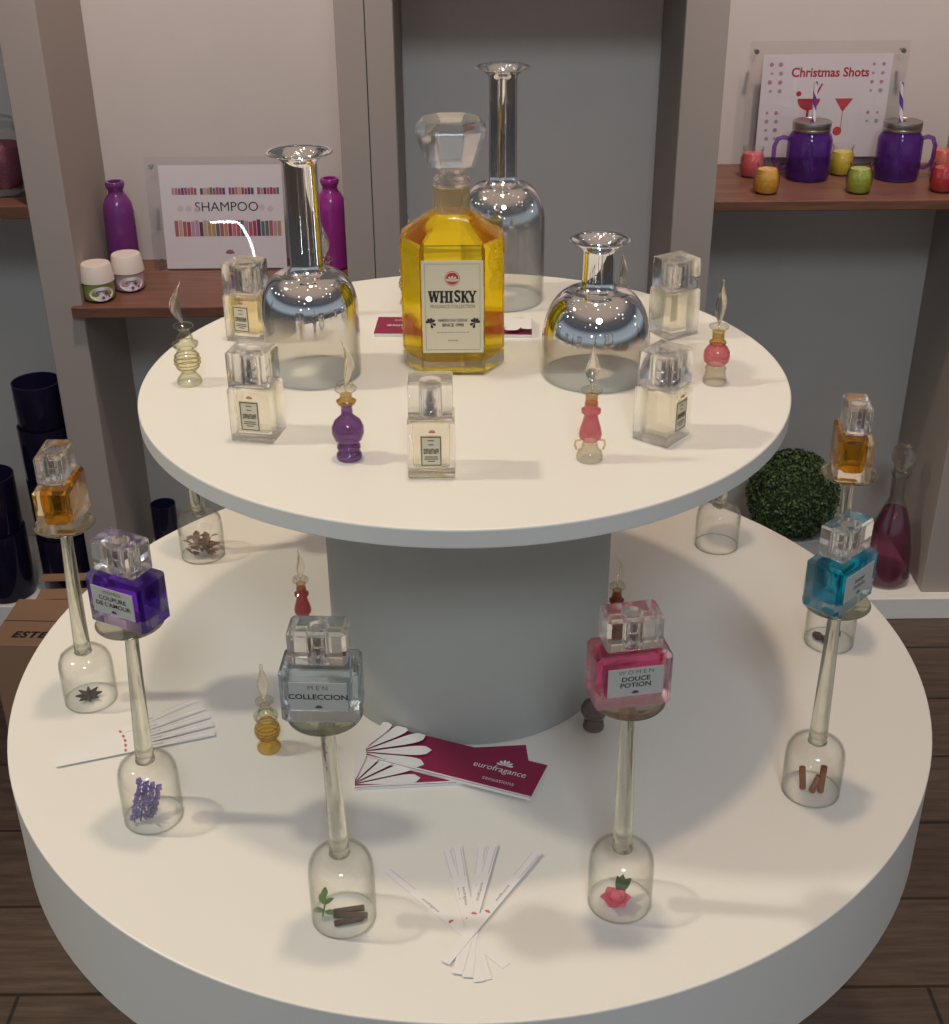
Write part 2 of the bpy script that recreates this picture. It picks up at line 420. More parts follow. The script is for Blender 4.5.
LQ = {'amber': liquid('amber_perfume', (.955, .68, .20)), 'purple': liquid('purple_perfume', (.44, .22, .82)),
      'clear': liquid('pale_grey_perfume', (.80, .84, .87)), 'pink': liquid('pink_perfume', (.97, .44, .64)),
      'teal': liquid('teal_perfume', (.07, .70, .86))}
K, KS = M['ink'], M['ink_soft']
perfume(0, R(180), LQ['amber'], 'amber perfume bottle with a crystal cap on the star anise goblet', [], (1, .985, .93))
perfume(1, R(-117), LQ['purple'], 'purple perfume bottle with a crystal cap on the lavender goblet', [('WOMEN', .0042, .0088, KS, 0), ("COUPURE", .0055, .0030, K, .00006), ("DE L'AMOUR", .0055, -.0028, K, .00006)], (.93, .90, 1))
perfume(2, R(-93), LQ['clear'], 'clear grey perfume bottle marked MEN COLLECCION', [('M E N', .0052, .0078, KS, 0), ('COLLECCION', .0062, -.0002, K, .00012)], (.93, .96, .98))
perfume(3, R(-80), LQ['pink'], 'pink perfume bottle marked WOMEN DOUCE POTION', [('W O M E N', .0048, .0088, KS, 0), ('DOUCE', .0056, .0028, K, .0001), ('POTION', .0056, -.0026, K, .0001)], (1, .90, .95))
perfume(4, R(-46), LQ['teal'], 'teal perfume bottle with a crystal cap on the cinnamon goblet', 'strokes', (.90, .98, 1))
perfume(5, R(-9), LQ['amber'], 'amber perfume bottle with a crystal cap in front of the boxwood ball', [], (1, .985, .93))

# ------------------------------------------------------------------ square clear bottles on the upper tier
LQ['straw'] = liquid('pale_straw_perfume', (.992, .985, .935), .95, .55)
LQ['yellow'] = liquid('yellow_straw_perfume', (.985, .93, .72), .95, .45)
def square_bottle(x, y, rz, label, liq='straw'):
    p = thing('square_perfume_bottle', label, 'perfume bottle', (x, y, ZT+.0003), rz, 'square clear perfumes on the upper tier')
    W, D, H = .0375, .0345, .0475
    b = MB(); b.box((0, 0, H/2), (W, D, H), bevel=.0014, seg=2); b.build('glass_body', M['crystal'], p, smooth=25)
    b = MB(); b.box((0, 0, .0085+.0345/2), (.0285, .0255, .0345), bevel=.0022, seg=2); b.build('liquid', LQ[liq], p)
    sprayer(p, H+.0035, .0062, .019)
    b = MB(); b.box((0, 0, H+.0004+.0155), (.0350, .0322, .031), bevel=.0014, seg=2)
    b.lathe([(0, H+.003), (.0085, H+.003), (.0085, H+.026), (0, H+.026)], 28, flip=True)
    b.build('cap', M['crystal_cap'], p, smooth=25)
    yl = -D/2-.0003
    b = MB(); b.box((0, yl, .0245), (.0168, .0004, .0270)); lb = b.build('label', M['label'], p, smooth=0)
    b = MB(); w2, h2, q = .0075, .0122, .0007
    for cx, cz, sx, sz in ((0, h2, 2*w2+q, q), (0, -h2, 2*w2+q, q), (w2, 0, q, 2*h2), (-w2, 0, q, 2*h2)):
        b.box((cx, yl-.0003, .0245+cz), (sx, .0002, sz))
    b.build('frame_line', M['ink_brown'], lb, smooth=0)
    b = MB()
    for k in range(6):
        xk = -.0050+.0020*k
        b.box((xk-.0005, yl-.0003, .0245), (.0005, .0002, .0042)); b.box((xk+.0006, yl-.0003, .0245), (.0004, .0002, .0042))
        b.box((xk, yl-.0003, .0245+(.0018 if k % 2 else -.0018)), (.0014, .0002, .0008)); b.box((xk, yl-.0003, .0245+(.0002 if k % 3 else .0018)), (.0012, .0002, .0007))
    b.build('printed_name', M['ink_brown'], lb, smooth=0)
    b = MB()
    for k, (zz, ww) in enumerate(((.0092, .005), (.0056, .0042), (-.0050, .010), (-.0068, .011), (-.0088, .006))):
        b.box((0, yl-.0003, .0245+zz), (ww, .0002, .0008))
    b.build('small_print', M['ink_soft'], lb, smooth=0)
    emblem(p, .0032, (.001, yl-.0001, .0415), FRONT, M['ink_red'])
    return p
square_bottle(-.028, -.2010, R(0), 'square clear perfume at the front edge, directly below the whisky decanter')
square_bottle(-.1770, -.1320, R(-12), 'square clear perfume standing before the tall left mirrored vase', 'straw')
square_bottle(-.2180, .1010, R(-17), 'square yellowish perfume behind another, left of the tall left mirrored vase', 'yellow')
square_bottle(.1640, -.1430, R(51), 'square clear perfume with its label turned right, before the pink round bottle')
square_bottle(.2080, .1020, R(211), 'square clear perfume at the back right edge, seen from behind')

# ------------------------------------------------------------------ mirrored vases
def vase(name, prof, x, y, silver, label, wall=.0016):
    inner = [(max(r-wall, .001), z-(.0006 if i > 1 else 0)) for i, (r, z) in enumerate(prof)]
    b = MB(); b.lathe(prof + inner[::-1], 96, closed=True)
    m = thin_glass('silvered_glass_' + name, (.955, .955, .945), (.50, .50, .46), 1.45, silver=silver)
    o = b.build('mirrored_vase', m, None, (x, y, ZT+.0003), norm=True, smooth=60)
    return tag(o, label, 'vase', 'silvered glass vases on the upper tier')
def dome_profile(rb, h0, h1, rn, z_lip, rl, sq=1.0, lipd=.007, n=10, rn2=None):
    pr = [(rb*.975, .0003), (rb*.995, .004), (rb, .010), (rb, h0)]
    for k in range(1, n+1):
        a = PI/2*k/n
        pr.append((rn+.004 + (rb-rn-.004)*math.cos(a)**sq, h0 + (h1-h0)*math.sin(a)))
    rt = rn2 or rn
    pr += [(rn+.001, h1+.003), (rn, h1+.009), (rt, z_lip-lipd-.003), (rt+.001, z_lip-lipd), (rt+.005, z_lip-lipd*.55), (rl*.8, z_lip-lipd*.2), (rl, z_lip), (rl-.001, z_lip+.0008)]
    return pr
vase('left', dome_profile(.0445, .064, .099, .0148, .206, .0292, .9), -.1440, .0050, (.046, .076, .93), 'tall long-necked silvered vase at left, between shampoo sign and whisky decanter')
vase('right', dome_profile(.0500, .034, .083, .0145, .1285, .0272, .95, lipd=.008), .1200, -.0030, (.040, .050, .93), 'short squat silvered vase with a dome body, right of the whisky decanter')
vase('back', dome_profile(.0445, .084, .126, .0145, .2410, .0278, .95), .0385, .2090, (.075, .118, .74), 'tallest slender silvered vase behind the whisky decanter')

# ------------------------------------------------------------------ whisky decanter
WX, WY = -.0123, .036
wd = thing('whisky_decanter', 'octagonal glass decanter of golden liquid with a WHISKY label', 'decanter', (WX, WY, ZT+.0003))
def octo(s): return [(s*x, s*y) for x, y in ((-.029, -.041), (.029, -.041), (.048, -.011), (.048, .013), (.029, .041), (-.029, .041), (-.048, .013), (-.048, -.011))]
def loft(rings):
    b = MB(); bm = b.bm; vr = [[bm.verts.new(p) for p in ring] for ring in rings]; n = len(vr[0])
    bm.faces.new(vr[0][::-1]); bm.faces.new(vr[-1])
    for a, c in zip(vr[:-1], vr[1:]):
        for k in range(n): bm.faces.new((a[k], a[(k+1) % n], c[(k+1) % n], c[k]))
    return b
def circ8(r, z): 
    out = []
    for x, y in octo(1.0):
        a = math.atan2(y, x); out.append((r*math.cos(a), r*math.sin(a), z))
    return out
def oc(s, z): return [(x, y, z) for x, y in octo(s)]
b = loft([oc(.97, 0), oc(1, .003), oc(1, .121), oc(.975, .125), circ8(.024, .1425), circ8(.0185, .1455)])
bmesh.ops.bevel(b.bm, geom=[e for e in b.bm.edges if abs(e.verts[0].co.z-e.verts[1].co.z) > .05], offset=.0012, segments=2, affect='EDGES')
b.build('glass_body', glass('decanter_glass', (.985, .985, .97), 1.46, clear=.12), wd, smooth=20, norm=True)
b = loft([oc(.80, .011), oc(.92, .016), oc(.925, .118), oc(.90, .1225), circ8(.021, .1380), circ8(.012, .1395)])
b.build('whisky', liquid('golden_whisky', (.995, .86, .13), .94, .34), wd, smooth=20, norm=True)
b = MB(); b.lathe([(.0175, .1457), (.0168, .1475), (.0168, .167), (.0172, .1685), (.0100, .1685), (.0100, .1457)], 48, closed=True)
b.build('neck', M['frost'], wd, norm=True)
st_mat = glass('stopper_glass', (.995, .99, .98), 1.46, clear=.30)
b = MB()
b.lathe([(0, .1690), (.0155, .1690), (.0168, .1715), (.0168, .1745), (.0150, .1765), (.0115, .178), (.0105, .1805), (.0118, .1835)], 48)
b.lathe([(0, .1835), (.0125, .1835), (.0225, .1870), (.0340, .2185), (.0330, .2210), (.0265, .2275), (0, .2290)], 8, ph=.5)
b.build('stopper', st_mat, wd, smooth=25)
YL = -.0414
b = MB(); b.box((0, YL, .067), (.0560, .0008, .088)); lb = b.build('label', M['label'], wd, smooth=0)
ink_y = YL-.0006
b = MB()
for cx, cz, sx, sz in ((0, .041, .050, .0005), (0, -.041, .050, .0005), (.025, 0, .0005, .082), (-.025, 0, .0005, .082)):
    b.box((cx, ink_y, .067+cz), (sx, .0002, sz))
b.build('border_line', M['ink_faint'], lb, smooth=0)
b = MB(); b.lathe([(0, 0), (.0068, 0), (.0068, .0003), (0, .0003)], 32); sl = b.build('seal', M['ink_red'], lb, (0, ink_y+.0001, .0945), FRONT, smooth=0)
b = MB(); b.torus(.0060, .0003, 0, 32, 6); b.build('seal_ring', M['label'], sl, (0, 0, .0004))
emblem(lb, .0062, (0, ink_y-.0005, .0945), FRONT, M['label'])
def stroke(b, x0, z0, x1, z1, w):
    d = Vector((x1-x0, 0, z1-z0)); mt = Matrix.Translation(((x0+x1)/2, 0, (z0+z1)/2)) @ Matrix.Rotation(-math.atan2(d.z, d.x), 4, 'Y')
    b.box((0, 0, 0), (d.length, .0002, w), mtx=mt)
b = MB(); Hh = .0100; sw = .0023; th = .0013
def slab(x, w, z): b.box((x, -.00002, z), (w, .0002, th))
x = -.0166                                   # W
for q in (-.0034, .0006): stroke(b, x+q-.0006, Hh/2-.0006, x+q+.0011, -Hh/2, sw); stroke(b, x+q+.0011, -Hh/2, x+q+.0031, Hh/2-.0006, .0012)
slab(x-.0038, .0036, Hh/2); slab(x+.0034, .0034, Hh/2); slab(x, .0030, Hh/2)
x = -.0076                                   # H
for q in (-.0023, .0023): stroke(b, x+q, -Hh/2, x+q, Hh/2, sw*.95); slab(x+q, .0037, Hh/2); slab(x+q, .0037, -Hh/2)
slab(x, .004, 0)
x = -.0014; stroke(b, x, -Hh/2, x, Hh/2, sw); slab(x, .0040, Hh/2); slab(x, .0040, -Hh/2)      # I
x = .0112                                    # K
stroke(b, x-.0018, -Hh/2, x-.0018, Hh/2, sw); slab(x-.0018, .0038, Hh/2); slab(x-.0018, .0038, -Hh/2)
stroke(b, x-.0012, -.0006, x+.0024, Hh/2-.0004, .0013); stroke(b, x-.0002, .0008, x+.0026, -Hh/2+.0004, .0021); slab(x+.0026, .0030, Hh/2); slab(x+.0028, .0032, -Hh/2)
x = .0182                                    # Y
stroke(b, x, -Hh/2, x, 0, sw); stroke(b, x-.0026, Hh/2-.0004, x, -.0002, .0021); stroke(b, x+.0024, Hh/2-.0004, x, -.0002, .0013); slab(x-.0026, .0032, Hh/2); slab(x+.0024, .0030, Hh/2); slab(x, .0038, -Hh/2)
b.build('lettering', M['ink'], lb, (0, ink_y, .0772), smooth=0)
text(lb, 'lettering', 'S', .0154, (.0044, ink_y, .0772), FRONT, M['ink'], bold=.00045, sx=.86)
text(lb, 'lettering', 'FRAGANCE COLLECTION', .0047, (0, ink_y, .0678), FRONT, M['ink_soft'], sx=.76)
text(lb, 'lettering', 'AMERICAN DRINK', .0042, (0, ink_y, .0545), FRONT, M['ink_soft'], bold=.00008, sx=.80)
text(lb, 'lettering', 'SINCE 1990', .0042, (0, ink_y, .0500), FRONT, M['ink'], bold=.0001, sx=.95)
b = MB()
for s in (-1, 1):
    for a in (20, 60, 100, 140, 200, 250): b.poly([(x*1+s*.0205, y, 0) for x, y in petal_pts(.0052, .0034, R(a if s > 0 else 180-a))])
b.build('ornament', M['ink'], lb, (0, ink_y, .052), FRONT, smooth=0)
b = MB()
for k in range(9): b.box((-.0135+.0034*k, 0, .0430), (.0024, .0002, .0008))
for k in range(4): b.box((-.0036+.0024*k, 0, .0350), (.0019, .0002, .0012))
b.build('small_print', M['ink_faint'], lb, (0, ink_y, 0), smooth=0)

# ------------------------------------------------------------------ little blown glass bottles with stoppers
TG = {'clear': thin_glass('pale_green_blown_glass', (.95, .95, .89), (.44, .44, .32), 1.5),
      'white': thin_glass('clear_blown_glass', (.93, .92, .87), (.55, .54, .46), 1.5),
      'gold': thin_glass('gilded_glass', (.86, .76, .55), (.40, .28, .10), 1.5),
      'purple': thin_glass('purple_blown_glass', (.71, .57, .76), (.22, .10, .30), 1.5, diffuse=((.22, .11, .28), .10)),
      'pink': thin_glass('rose_blown_glass', (.95, .70, .72), (.66, .22, .26), 1.5, diffuse=((.58, .22, .25), .16)),
      'red': thin_glass('ruby_blown_glass', (.88, .56, .58), (.42, .09, .12), 1.5, diffuse=((.40, .11, .13), .18)),
      'amber': thin_glass('honey_blown_glass', (.95, .86, .58), (.60, .42, .14), 1.5, diffuse=((.60, .44, .16), .12)),
      'smoke': thin_glass('mauve_grey_blown_glass', (.76, .70, .69), (.40, .33, .34), 1.5, diffuse=((.30, .26, .26), .16)),
      'rust': thin_glass('rust_blown_glass', (.72, .42, .32), (.36, .12, .06), 1.5, diffuse=((.40, .16, .10), .13))}
def shell(prof, w=.0008):
    inner = [(max(r-w, .0004), z) for r, z in prof]
    return prof + inner[::-1]
def flame_stopper(parent, z, h, w, kind, mat, lean=0., rz=0.):
    """flat twisted glass leaf; kind: flame, diamond, leaf"""
    b = MB(); bm = b.bm; n = 14; rings = []
    for i in range(n+1):
        t = i/n
        if kind == 'diamond': ww = w*(t/.42 if t < .42 else (1-t)/.58); th = ww*.75; tw = 0; bx = 0
        elif kind == 'leaf': ww = w*(math.sin(PI*min(1, t*1.12))**.8 if t < .84 else .22+.12*math.sin(PI*(t-.84)/.16)); th = ww*.6; tw = t*.6; bx = 0
        else: ww = w*(math.sin(PI*min(.93, t*.93+.08))**1.1); th = ww*.38; tw = t*1.6; bx = lean*math.sin(PI*t)*1.2 - lean*.4*t
        ww = max(ww, .0007); th = max(th, .0006)
        ring = []
        sd = 4 if kind == 'diamond' else 10
        for k in range(sd):
            a = 2*PI*k/sd; x, y = ww/2*math.cos(a), th/2*math.sin(a)
            ring.append(bm.verts.new((bx + x*math.cos(tw)-y*math.sin(tw), x*math.sin(tw)+y*math.cos(tw), z+h*t)))
        rings.append(ring)
    for a, c in zip(rings[:-1], rings[1:]):
        for k in range(len(a)): bm.faces.new((a[k], a[(k+1) % len(a)], c[(k+1) % len(a)], c[k]))
    bm.faces.new(rings[0][::-1]); bm.faces.new(rings[-1])
    return b.build('stopper', mat, parent, rot=(0, 0, rz), smooth=20 if kind == 'diamond' else 60)
STOPG = glass('stopper_clear_glass', (.96, .95, .90), 1.45, clear=.35)
def mini(x, y, z, kind, col, label, foot='clear', stop='flame', lean=.004, rz=0., stretch=1.):
    o = thing('blown_glass_bottle', label, 'scent bottle', (x, y, z+.0003), rz, 'small blown glass bottles with stoppers')
    o.scale = (1, 1, stretch)
    if kind == 'round':       # flared ring foot, globe, short neck
        fp = [(.0102, .0004), (.0106, .002), (.0103, .0045), (.0085, .0062), (.0078, .0072), (.0098, .0092), (.0095, .0115), (.0072, .0130)]
        bp = [(.0072, .0130), (.0115, .0170), (.0133, .0225), (.0130, .0275), (.0105, .0325), (.0062, .0360), (.0048, .0380), (.0046, .0440), (.0052, .0455)]
        neck = [(.0052, .0455), (.0076, .0470), (.0082, .0490), (.0060, .0505), (.0048, .0510), (.0050, .0545)]; zr = .0590
    elif kind == 'ribbed':    # flat foot, ribbed globe, frilled collar
        fp = [(.0112, .0004), (.0118, .0022), (.0110, .0048), (.0080, .0085), (.0062, .0105)]
        bp = [(.0062, .0105), (.0100, .0150), (.0116, .0205), (.0118, .0215), (.0114, .0225), (.0118, .0235), (.0114, .0250), (.0105, .0285), (.0082, .0315), (.0070, .0335)]
        neck = [(.0070, .0335), (.0118, .0372), (.0120, .0395), (.0085, .0400), (.0066, .0415), (.0078, .0440), (.0070, .0460), (.0050, .0475), (.0048, .0520)]; zr = .0560
    elif kind == 'pear':      # broad clear foot, pear body, small collar
        fp = [(.0108, .0004), (.0110, .0035), (.0098, .0075), (.0070, .0100), (.0066, .0130), (.0060, .0165)]
        bp = [(.0060, .0165), (.0090, .0195), (.0095, .0225), (.0085, .0280), (.0066, .0345), (.0056, .0390), (.0056, .0400), (.0080, .0418), (.0080, .0440), (.0056, .0458), (.0054, .0500)]
        neck = [(.0054, .0500), (.0050, .0520), (.0052, .0565)]; zr = .0605
    else:                     # twist: clear twisted foot, low globe
        fp = [(.0108, .0004), (.0112, .0040), (.0098, .0080), (.0094, .0120), (.0100, .0150), (.0080, .0180)]
        bp = [(.0080, .0180), (.0115, .0215), (.0122, .0260), (.0118, .0305), (.0092, .0350), (.0060, .0372)]
        neck = [(.0060, .0372), (.0080, .0388), (.0078, .0402), (.0056, .0415), (.0055, .0480), (.0060, .0500)]; zr = .0545
    b = MB(); b.lathe(shell(fp), 40, closed=True); b.build('foot', TG[foot], o, norm=True, smooth=50)
    b = MB(); b.lathe(shell(bp), 40, closed=True); b.build('body', TG[col], o, norm=True, smooth=50)
    b = MB(); b.lathe(shell(neck), 40, closed=True); b.build('neck', TG['gold' if kind != 'ribbed' else 'clear'], o, norm=True, smooth=50)
    b = MB(); b.lathe([(.0042, zr-.004), (.0050, zr-.003), (.0088, zr-.0008), (.0090, zr+.0008), (.0060, zr+.0022), (.0035, zr+.003), (.0010, zr+.0032), (.0010, zr-.004)], 40, closed=True)
    b.build('stopper_ring', TG['white'], o, norm=True, smooth=50)
    H = .098
    if kind == 'ribbed':
        for rr_, zz_ in ((.0104, .0165), (.0119, .0200), (.0120, .0235), (.0110, .0272)):
            b = MB(); b.torus(rr_, .00055, zz_, 40, 8); b.build('band', TG['gold'], o)
    if kind != 'twist' and stop != 'diamond':
        for side in (-1, 1):
            b = MB(); b.tube([(side*.0062, 0, .040), (side*.0092, 0, .038), (side*.0094, 0, .033), (side*.0075, 0, .030)] if kind == 'ribbed' else [(side*.004, 0, zr+.001), (side*.0068, 0, zr+.0035), (side*.005, 0, zr+.006), (side*.0015, 0, zr+.007)], .0007, 8); b.build('handle', TG['white'], o)
    if stop == 'diamond':
        flame_stopper(o, zr+.002, H-zr-.002, .0145, 'diamond', STOPG, rz=.4)
        for side in (-1, 1):
            b = MB(); b.tube([(side*.0075, 0, .0170), (side*.0115, 0, .0165), (side*.0122, 0, .0125), (side*.0108, 0, .0085)], .0009, 8); b.build('handle', TG['gold'], o)
    else: flame_stopper(o, zr+.002, H-zr-.002, .0115 if stop == 'leaf' else .0105, stop, STOPG, lean=lean)
    return o
mini(-.2574, -.0175, ZT, 'ribbed', 'clear', 'pale green ribbed glass bottle at the left edge of the upper tier', 'clear', 'flame', -.006)
mini(-.0965, -.1789, ZT, 'round', 'purple', 'round purple blown glass bottle with a clear flame stopper', 'purple', 'flame', .004, stretch=1.04)
mini(.1000, -.1845, ZT, 'pear', 'pink', 'slender pink glass bottle with a faceted diamond stopper', 'white', 'diamond')
mini(.2287, -.0270, ZT, 'twist', 'pink', 'round pink glass bottle with a leaf stopper at the right edge', 'white', 'leaf')
mini(-.1462, .1620, ZT, 'pear', 'white', 'clear glass bottle half hidden behind the tall left mirrored vase', 'white', 'flame', .002)
mini(.1487, .0640, ZT, 'pear', 'red', 'glass bottle hidden behind the squat mirrored vase, only its stopper tip showing', 'white', 'flame', .002)
mini(-.0600, .1960, ZT, 'ribbed', 'clear', 'clear glass bottle peeking from behind the whisky decanter', 'clear', 'flame', .003)
mini(-.1830, .0670, ZL, 'pear', 'red', 'ruby glass bottle on the lower tier close to the left of the column', 'red', 'flame', .001)
mini(-.1938, -.1440, ZL, 'ribbed', 'amber', 'honey yellow glass bottle on the lower tier beside the clear perfume', 'amber', 'leaf')
mini(.1214, -.1160, ZL, 'round', 'smoke', 'grey mauve glass bottle at the column foot behind the pink perfume', 'smoke', 'flame', .002, stretch=.9)
mini(.1590, .0480, ZL, 'pear', 'rust', 'rust red glass bottle half hidden right of the column', 'rust', 'flame', .003)

# ------------------------------------------------------------------ botanicals inside the goblet bowls
def flake(b, c, L, w, th, az, el, mat=None):
    mt = Matrix.Translation(Vector(c)) @ Euler((0, -el, az)).to_matrix().to_4x4()
    b.box((0, 0, 0), (L, w, th), mat, bevel=min(w, th)*.25, seg=1, mtx=mt)
def leafpoly(b, c, L, w, az, el, mat, roll=0.):
    mt = Matrix.Translation(Vector(c)) @ Euler((roll, -el, az)).to_matrix().to_4x4()
    bm = b.bm; n = 6; up = []; dn = []
    for k in range(n+1):
        t = k/n; ww = w*.5*math.sin(PI*t)**.8 if 0 < t < 1 else 0.0003; z = L*.12*math.sin(PI*t)
        up.append(mt @ Vector((L*t, ww, z))); dn.append(mt @ Vector((L*t, -ww, z)))
    mid = [mt @ Vector((L*k/n, 0, L*.12*math.sin(PI*k/n)-.0006)) for k in range(n+1)]
    vu = [bm.verts.new(p) for p in up]; vd = [bm.verts.new(p) for p in dn]; vm = [bm.verts.new(p) for p in mid]; i = b.mi(mat)
    for k in range(n):
        for q in ((vu[k], vu[k+1], vm[k+1], vm[k]), (vm[k], vm[k+1], vd[k+1], vd[k])): bm.faces.new(q).material_index = i
# star anise
o = thing('star_anise', 'dark brown star anise inside the leftmost goblet bowl', 'spice', (-.3885, -.060, ZL))
b = MB()
for k in range(8):
    a = 2*PI*k/8+.3; L = .0132
    b.tube([(0, 0, .004), (L*.45*math.cos(a), L*.45*math.sin(a), .0036), (L*math.cos(a), L*math.sin(a), .0048)], [.0016, .0026, .0006], 8)
b.build('pod_star', M['anise'], o)
b = MB(); b.tube([(0, 0, .004), (.001, 0, .0075), (.004, .001, .009)], [.0012, .0009, .0006], 8); b.build('stalk', M['anise'], o)
# lavender
o = thing('lavender_sprig', 'purple lavender sprig with green stems inside a goblet bowl', 'flower', (-.290, -.239, ZL))
b = MB(); b2 = MB()
for s in range(4):
    a0 = R(70 + 12*s); bx, by = -.010+.005*s, -.010+.002*s
    for k in range(60):
        t = k/59; hx, hy, hz = bx+.006*t, by+.014*t, .005+.034*t*(1-.12*s)
        az = random.uniform(0, 2*PI); rr = .0036*(1-.45*t)*random.uniform(.3, 1)
        b.lathe([(0, -.0014), (.0014, -.0004), (.0015, .0006), (0, .0021)], 7, mtx=Matrix.Translation((hx+rr*math.cos(az), hy+rr*math.sin(az), hz)) @ Euler((random.uniform(-.8, .8), random.uniform(-.8, .8), 0)).to_matrix().to_4x4())
    b2.tube([(bx, by, .002), (bx+.003, by+.007, .020), (bx+.006, by+.014, .036-.004*s)], .0007, 6)
for k in range(9): leafpoly(b2, (.002, -.006+.001*k, .004+.002*k), .013, .003, R(-60+35*k), .7, M['sage'])
b.build('blossom', M['lavender'], o); b2.build('stem', M['sage'], o)
# mint leaves and bark
o = thing('green_leaf_sprig', 'fresh green leaf sprig beside the bark inside a goblet bowl', 'leaf', (-.1190, -.3610, ZL))
b = MB(); b.tube([(-.002, -.002, .002), (0, 0, .012), (.001, .003, .021)], .0008, 6); b.build('stem', M['herb_green'], o)
for k, (az, el, L, zz) in enumerate(((200, .3, .011, .006), (-40, .2, .010, .006), (120, .5, .010, .013), (20, .5, .009, .013), (250, .7, .010, .018), (80, .9, .009, .020))):
    b = MB(); leafpoly(b, (0, 0, zz), L, L*.62, R(az), el, M['herb_green']); b.build('leaf', None, o)
for k, (dx, dy, az, L, lab) in enumerate(((.002, .004, 8, .026, 'rearmost bark strip'), (.004, -.002, -4, .028, 'middle bark strip'), (.003, -.008, 12, .024, 'front bark strip'))):
    b = MB(); flake(b, (0, 0, 0), L, .0052, .0040, 0, .05)
    tag(b.build('bark_strip', M['bark'], None, (-.1022+dx, -.3610+dy, ZL+.0029), (0, 0, R(az))), 'dark brown %s beside green leaves in a goblet bowl' % lab, 'bark', 'bark strips under one goblet')
# rose
o = thing('rose_bud', 'small pink rose with green leaves inside a goblet bowl', 'flower', (.1190, -.3530, ZL)); o.scale = (1.3, 1.3, 1.3)
for ring, (n, rr, ss, el) in enumerate(((3, .0012, .0075, 1.35), (5, .0026, .0085, 1.0), (6, .0040, .0095, .55))):
    for k in range(n):
        a = 2*PI*k/n+ring*.5
        b = MB(); leafpoly(b, (rr*math.cos(a)*.4, rr*math.sin(a)*.4, .0035), ss, ss*.95, a, el, M['rose']); b.build('petal', None, o)
b = MB(); b.lathe([(0, .001), (.004, .003), (.0045, .007), (.003, .0105), (0, .011)], 14, M['rose']); b.build('heart', None, o)
for az, el in ((70, .9), (110, 1.2), (40, .6)):
    b = MB(); leafpoly(b, (.003, .005, .006), .012, .006, R(az), el, M['sage']); b.build('leaf', None, o)
# cinnamon sticks
for k, (dx, dy, lean, L, lab) in enumerate(((-.0085, .001, -.10, .022, 'left cinnamon stick'), (-.0015, -.004, .35, .017, 'short middle cinnamon stick'), (.0065, -.004, .05, .026, 'tallest cinnamon stick'))):
    c = Vector((.3145+dx, -.2109+dy, ZL))
    b = MB(); b.lathe([(.0030, 0), (.0031, L), (.0018, L), (.0018, 0)], 16, closed=True)
    tag(b.build('cinnamon_stick', M['cinnamon'], None, c + Vector((0, 0, .0014)), (R(-8), lean, 0), norm=True), '%s standing inside a goblet bowl below the teal perfume' % lab, 'spice', 'cinnamon sticks under one goblet')
# beans
for k, (dx, dy, az, lab) in enumerate(((-.013, .003, 40, 'left'), (.008, .006, -30, 'right'), (-.006, -.006, 10, 'front'))):
    b = MB(); b.lathe([(0, -.0072), (.0030, -.0056), (.0046, 0), (.0030, .0056), (0, .0072)], 16, mtx=Euler((PI/2, 0, 0)).to_matrix().to_4x4())
    tag(b.build('dark_bean', M['bean'], None, (.3904+dx, .0302+dy, ZL+.0049), (0, 0, R(az))), '%s dark bean of three lying in a goblet bowl near the boxwood' % lab, 'bean', 'dark beans under one goblet')
# dried petals
o = tag((lambda b: [leafpoly(b, (random.uniform(-.011, .011), random.uniform(-.011, .011), random.uniform(.002, .022)), random.uniform(.008, .013), random.uniform(.005, .009), random.uniform(0, 6.28), random.uniform(-.3, 1.0), M['dried']) for k in range(70)] and b.build('dried_petals', None, None, (-.3232, .229, ZL+.001)))(MB()),
        'heap of dried brown petals inside a goblet bowl at the back left', 'dried flowers')
o['kind'] = 'stuff'

# ------------------------------------------------------------------ leaflets
def leaflet(A, B, C, z, label, flip=False, th=.0032):
    """B = near left corner, C = near right corner, A = far left corner (world xy)"""
    B, C, A = Vector(B), Vector(C), Vector(A)
    L = (C-B).length; W = .0490; ang = math.atan2((C-B).y, (C-B).x)
    o = thing('leaflet', label, 'leaflet', (B.x, B.y, z+.0002), ang + (PI if flip else 0))
    if flip: o.location = (C.x - math.sin(ang)*W, C.y + math.cos(ang)*W, z+.0002)
    b = MB(); b.box((L/2, W/2, th/2), (L, W, th)); b.build('pages', M['paper'], o, smooth=0)
    b = MB(); b.box((L/2, W/2, th+.0002), (L, W, .0004)); cv = b.build('cover', M['magenta'], o, smooth=0)
    zt = th+.0006
    b = MB()
    c0 = (.001, .004)
    for a, l in ((4, .060), (23, .064), (43, .062), (64, .054), (85, .047)):
        pts = [(max(.0004, min(x, L-.001)), max(.0012, min(y, W-.0006)), 0) for x, y in petal_pts(l, .0185, R(a), c0, 12)]
        out = []
        for p in pts:
            if not out or (Vector(p)-Vector(out[-1])).length > 1e-6: out.append(p)
        b.poly([(x, y, .00006*a) for x, y, _ in out])
    b.build('petal_print', M['white_print'], cv, (0, 0, zt), smooth=0)
    b = MB(); b.box((L/2, .0009, 0), (L, .0018, .0002)); b.build('edge_line', M['white_print'], cv, (0, 0, zt), smooth=0)
    text(cv, 'lettering', 'eurofragance', .0108, (L*.765, .0270, zt), FLAT, M['white_print'], sx=.92, shear=.08)
    text(cv, 'lettering', 'sensations', .0076, (L*.79, .0115, zt), FLAT, M['lilac_print'])
    emblem(cv, .0085, (L*.78, .0375, zt), FLAT, M['white_print'], (10, 42, 74, 106, 138, 170))
    return o
leaflet((-.0834, -.1091), (-.1027, -.1656), (.0543, -.2281), ZL+.0042, 'magenta leaflet with white petals lying on top of another, before the column')
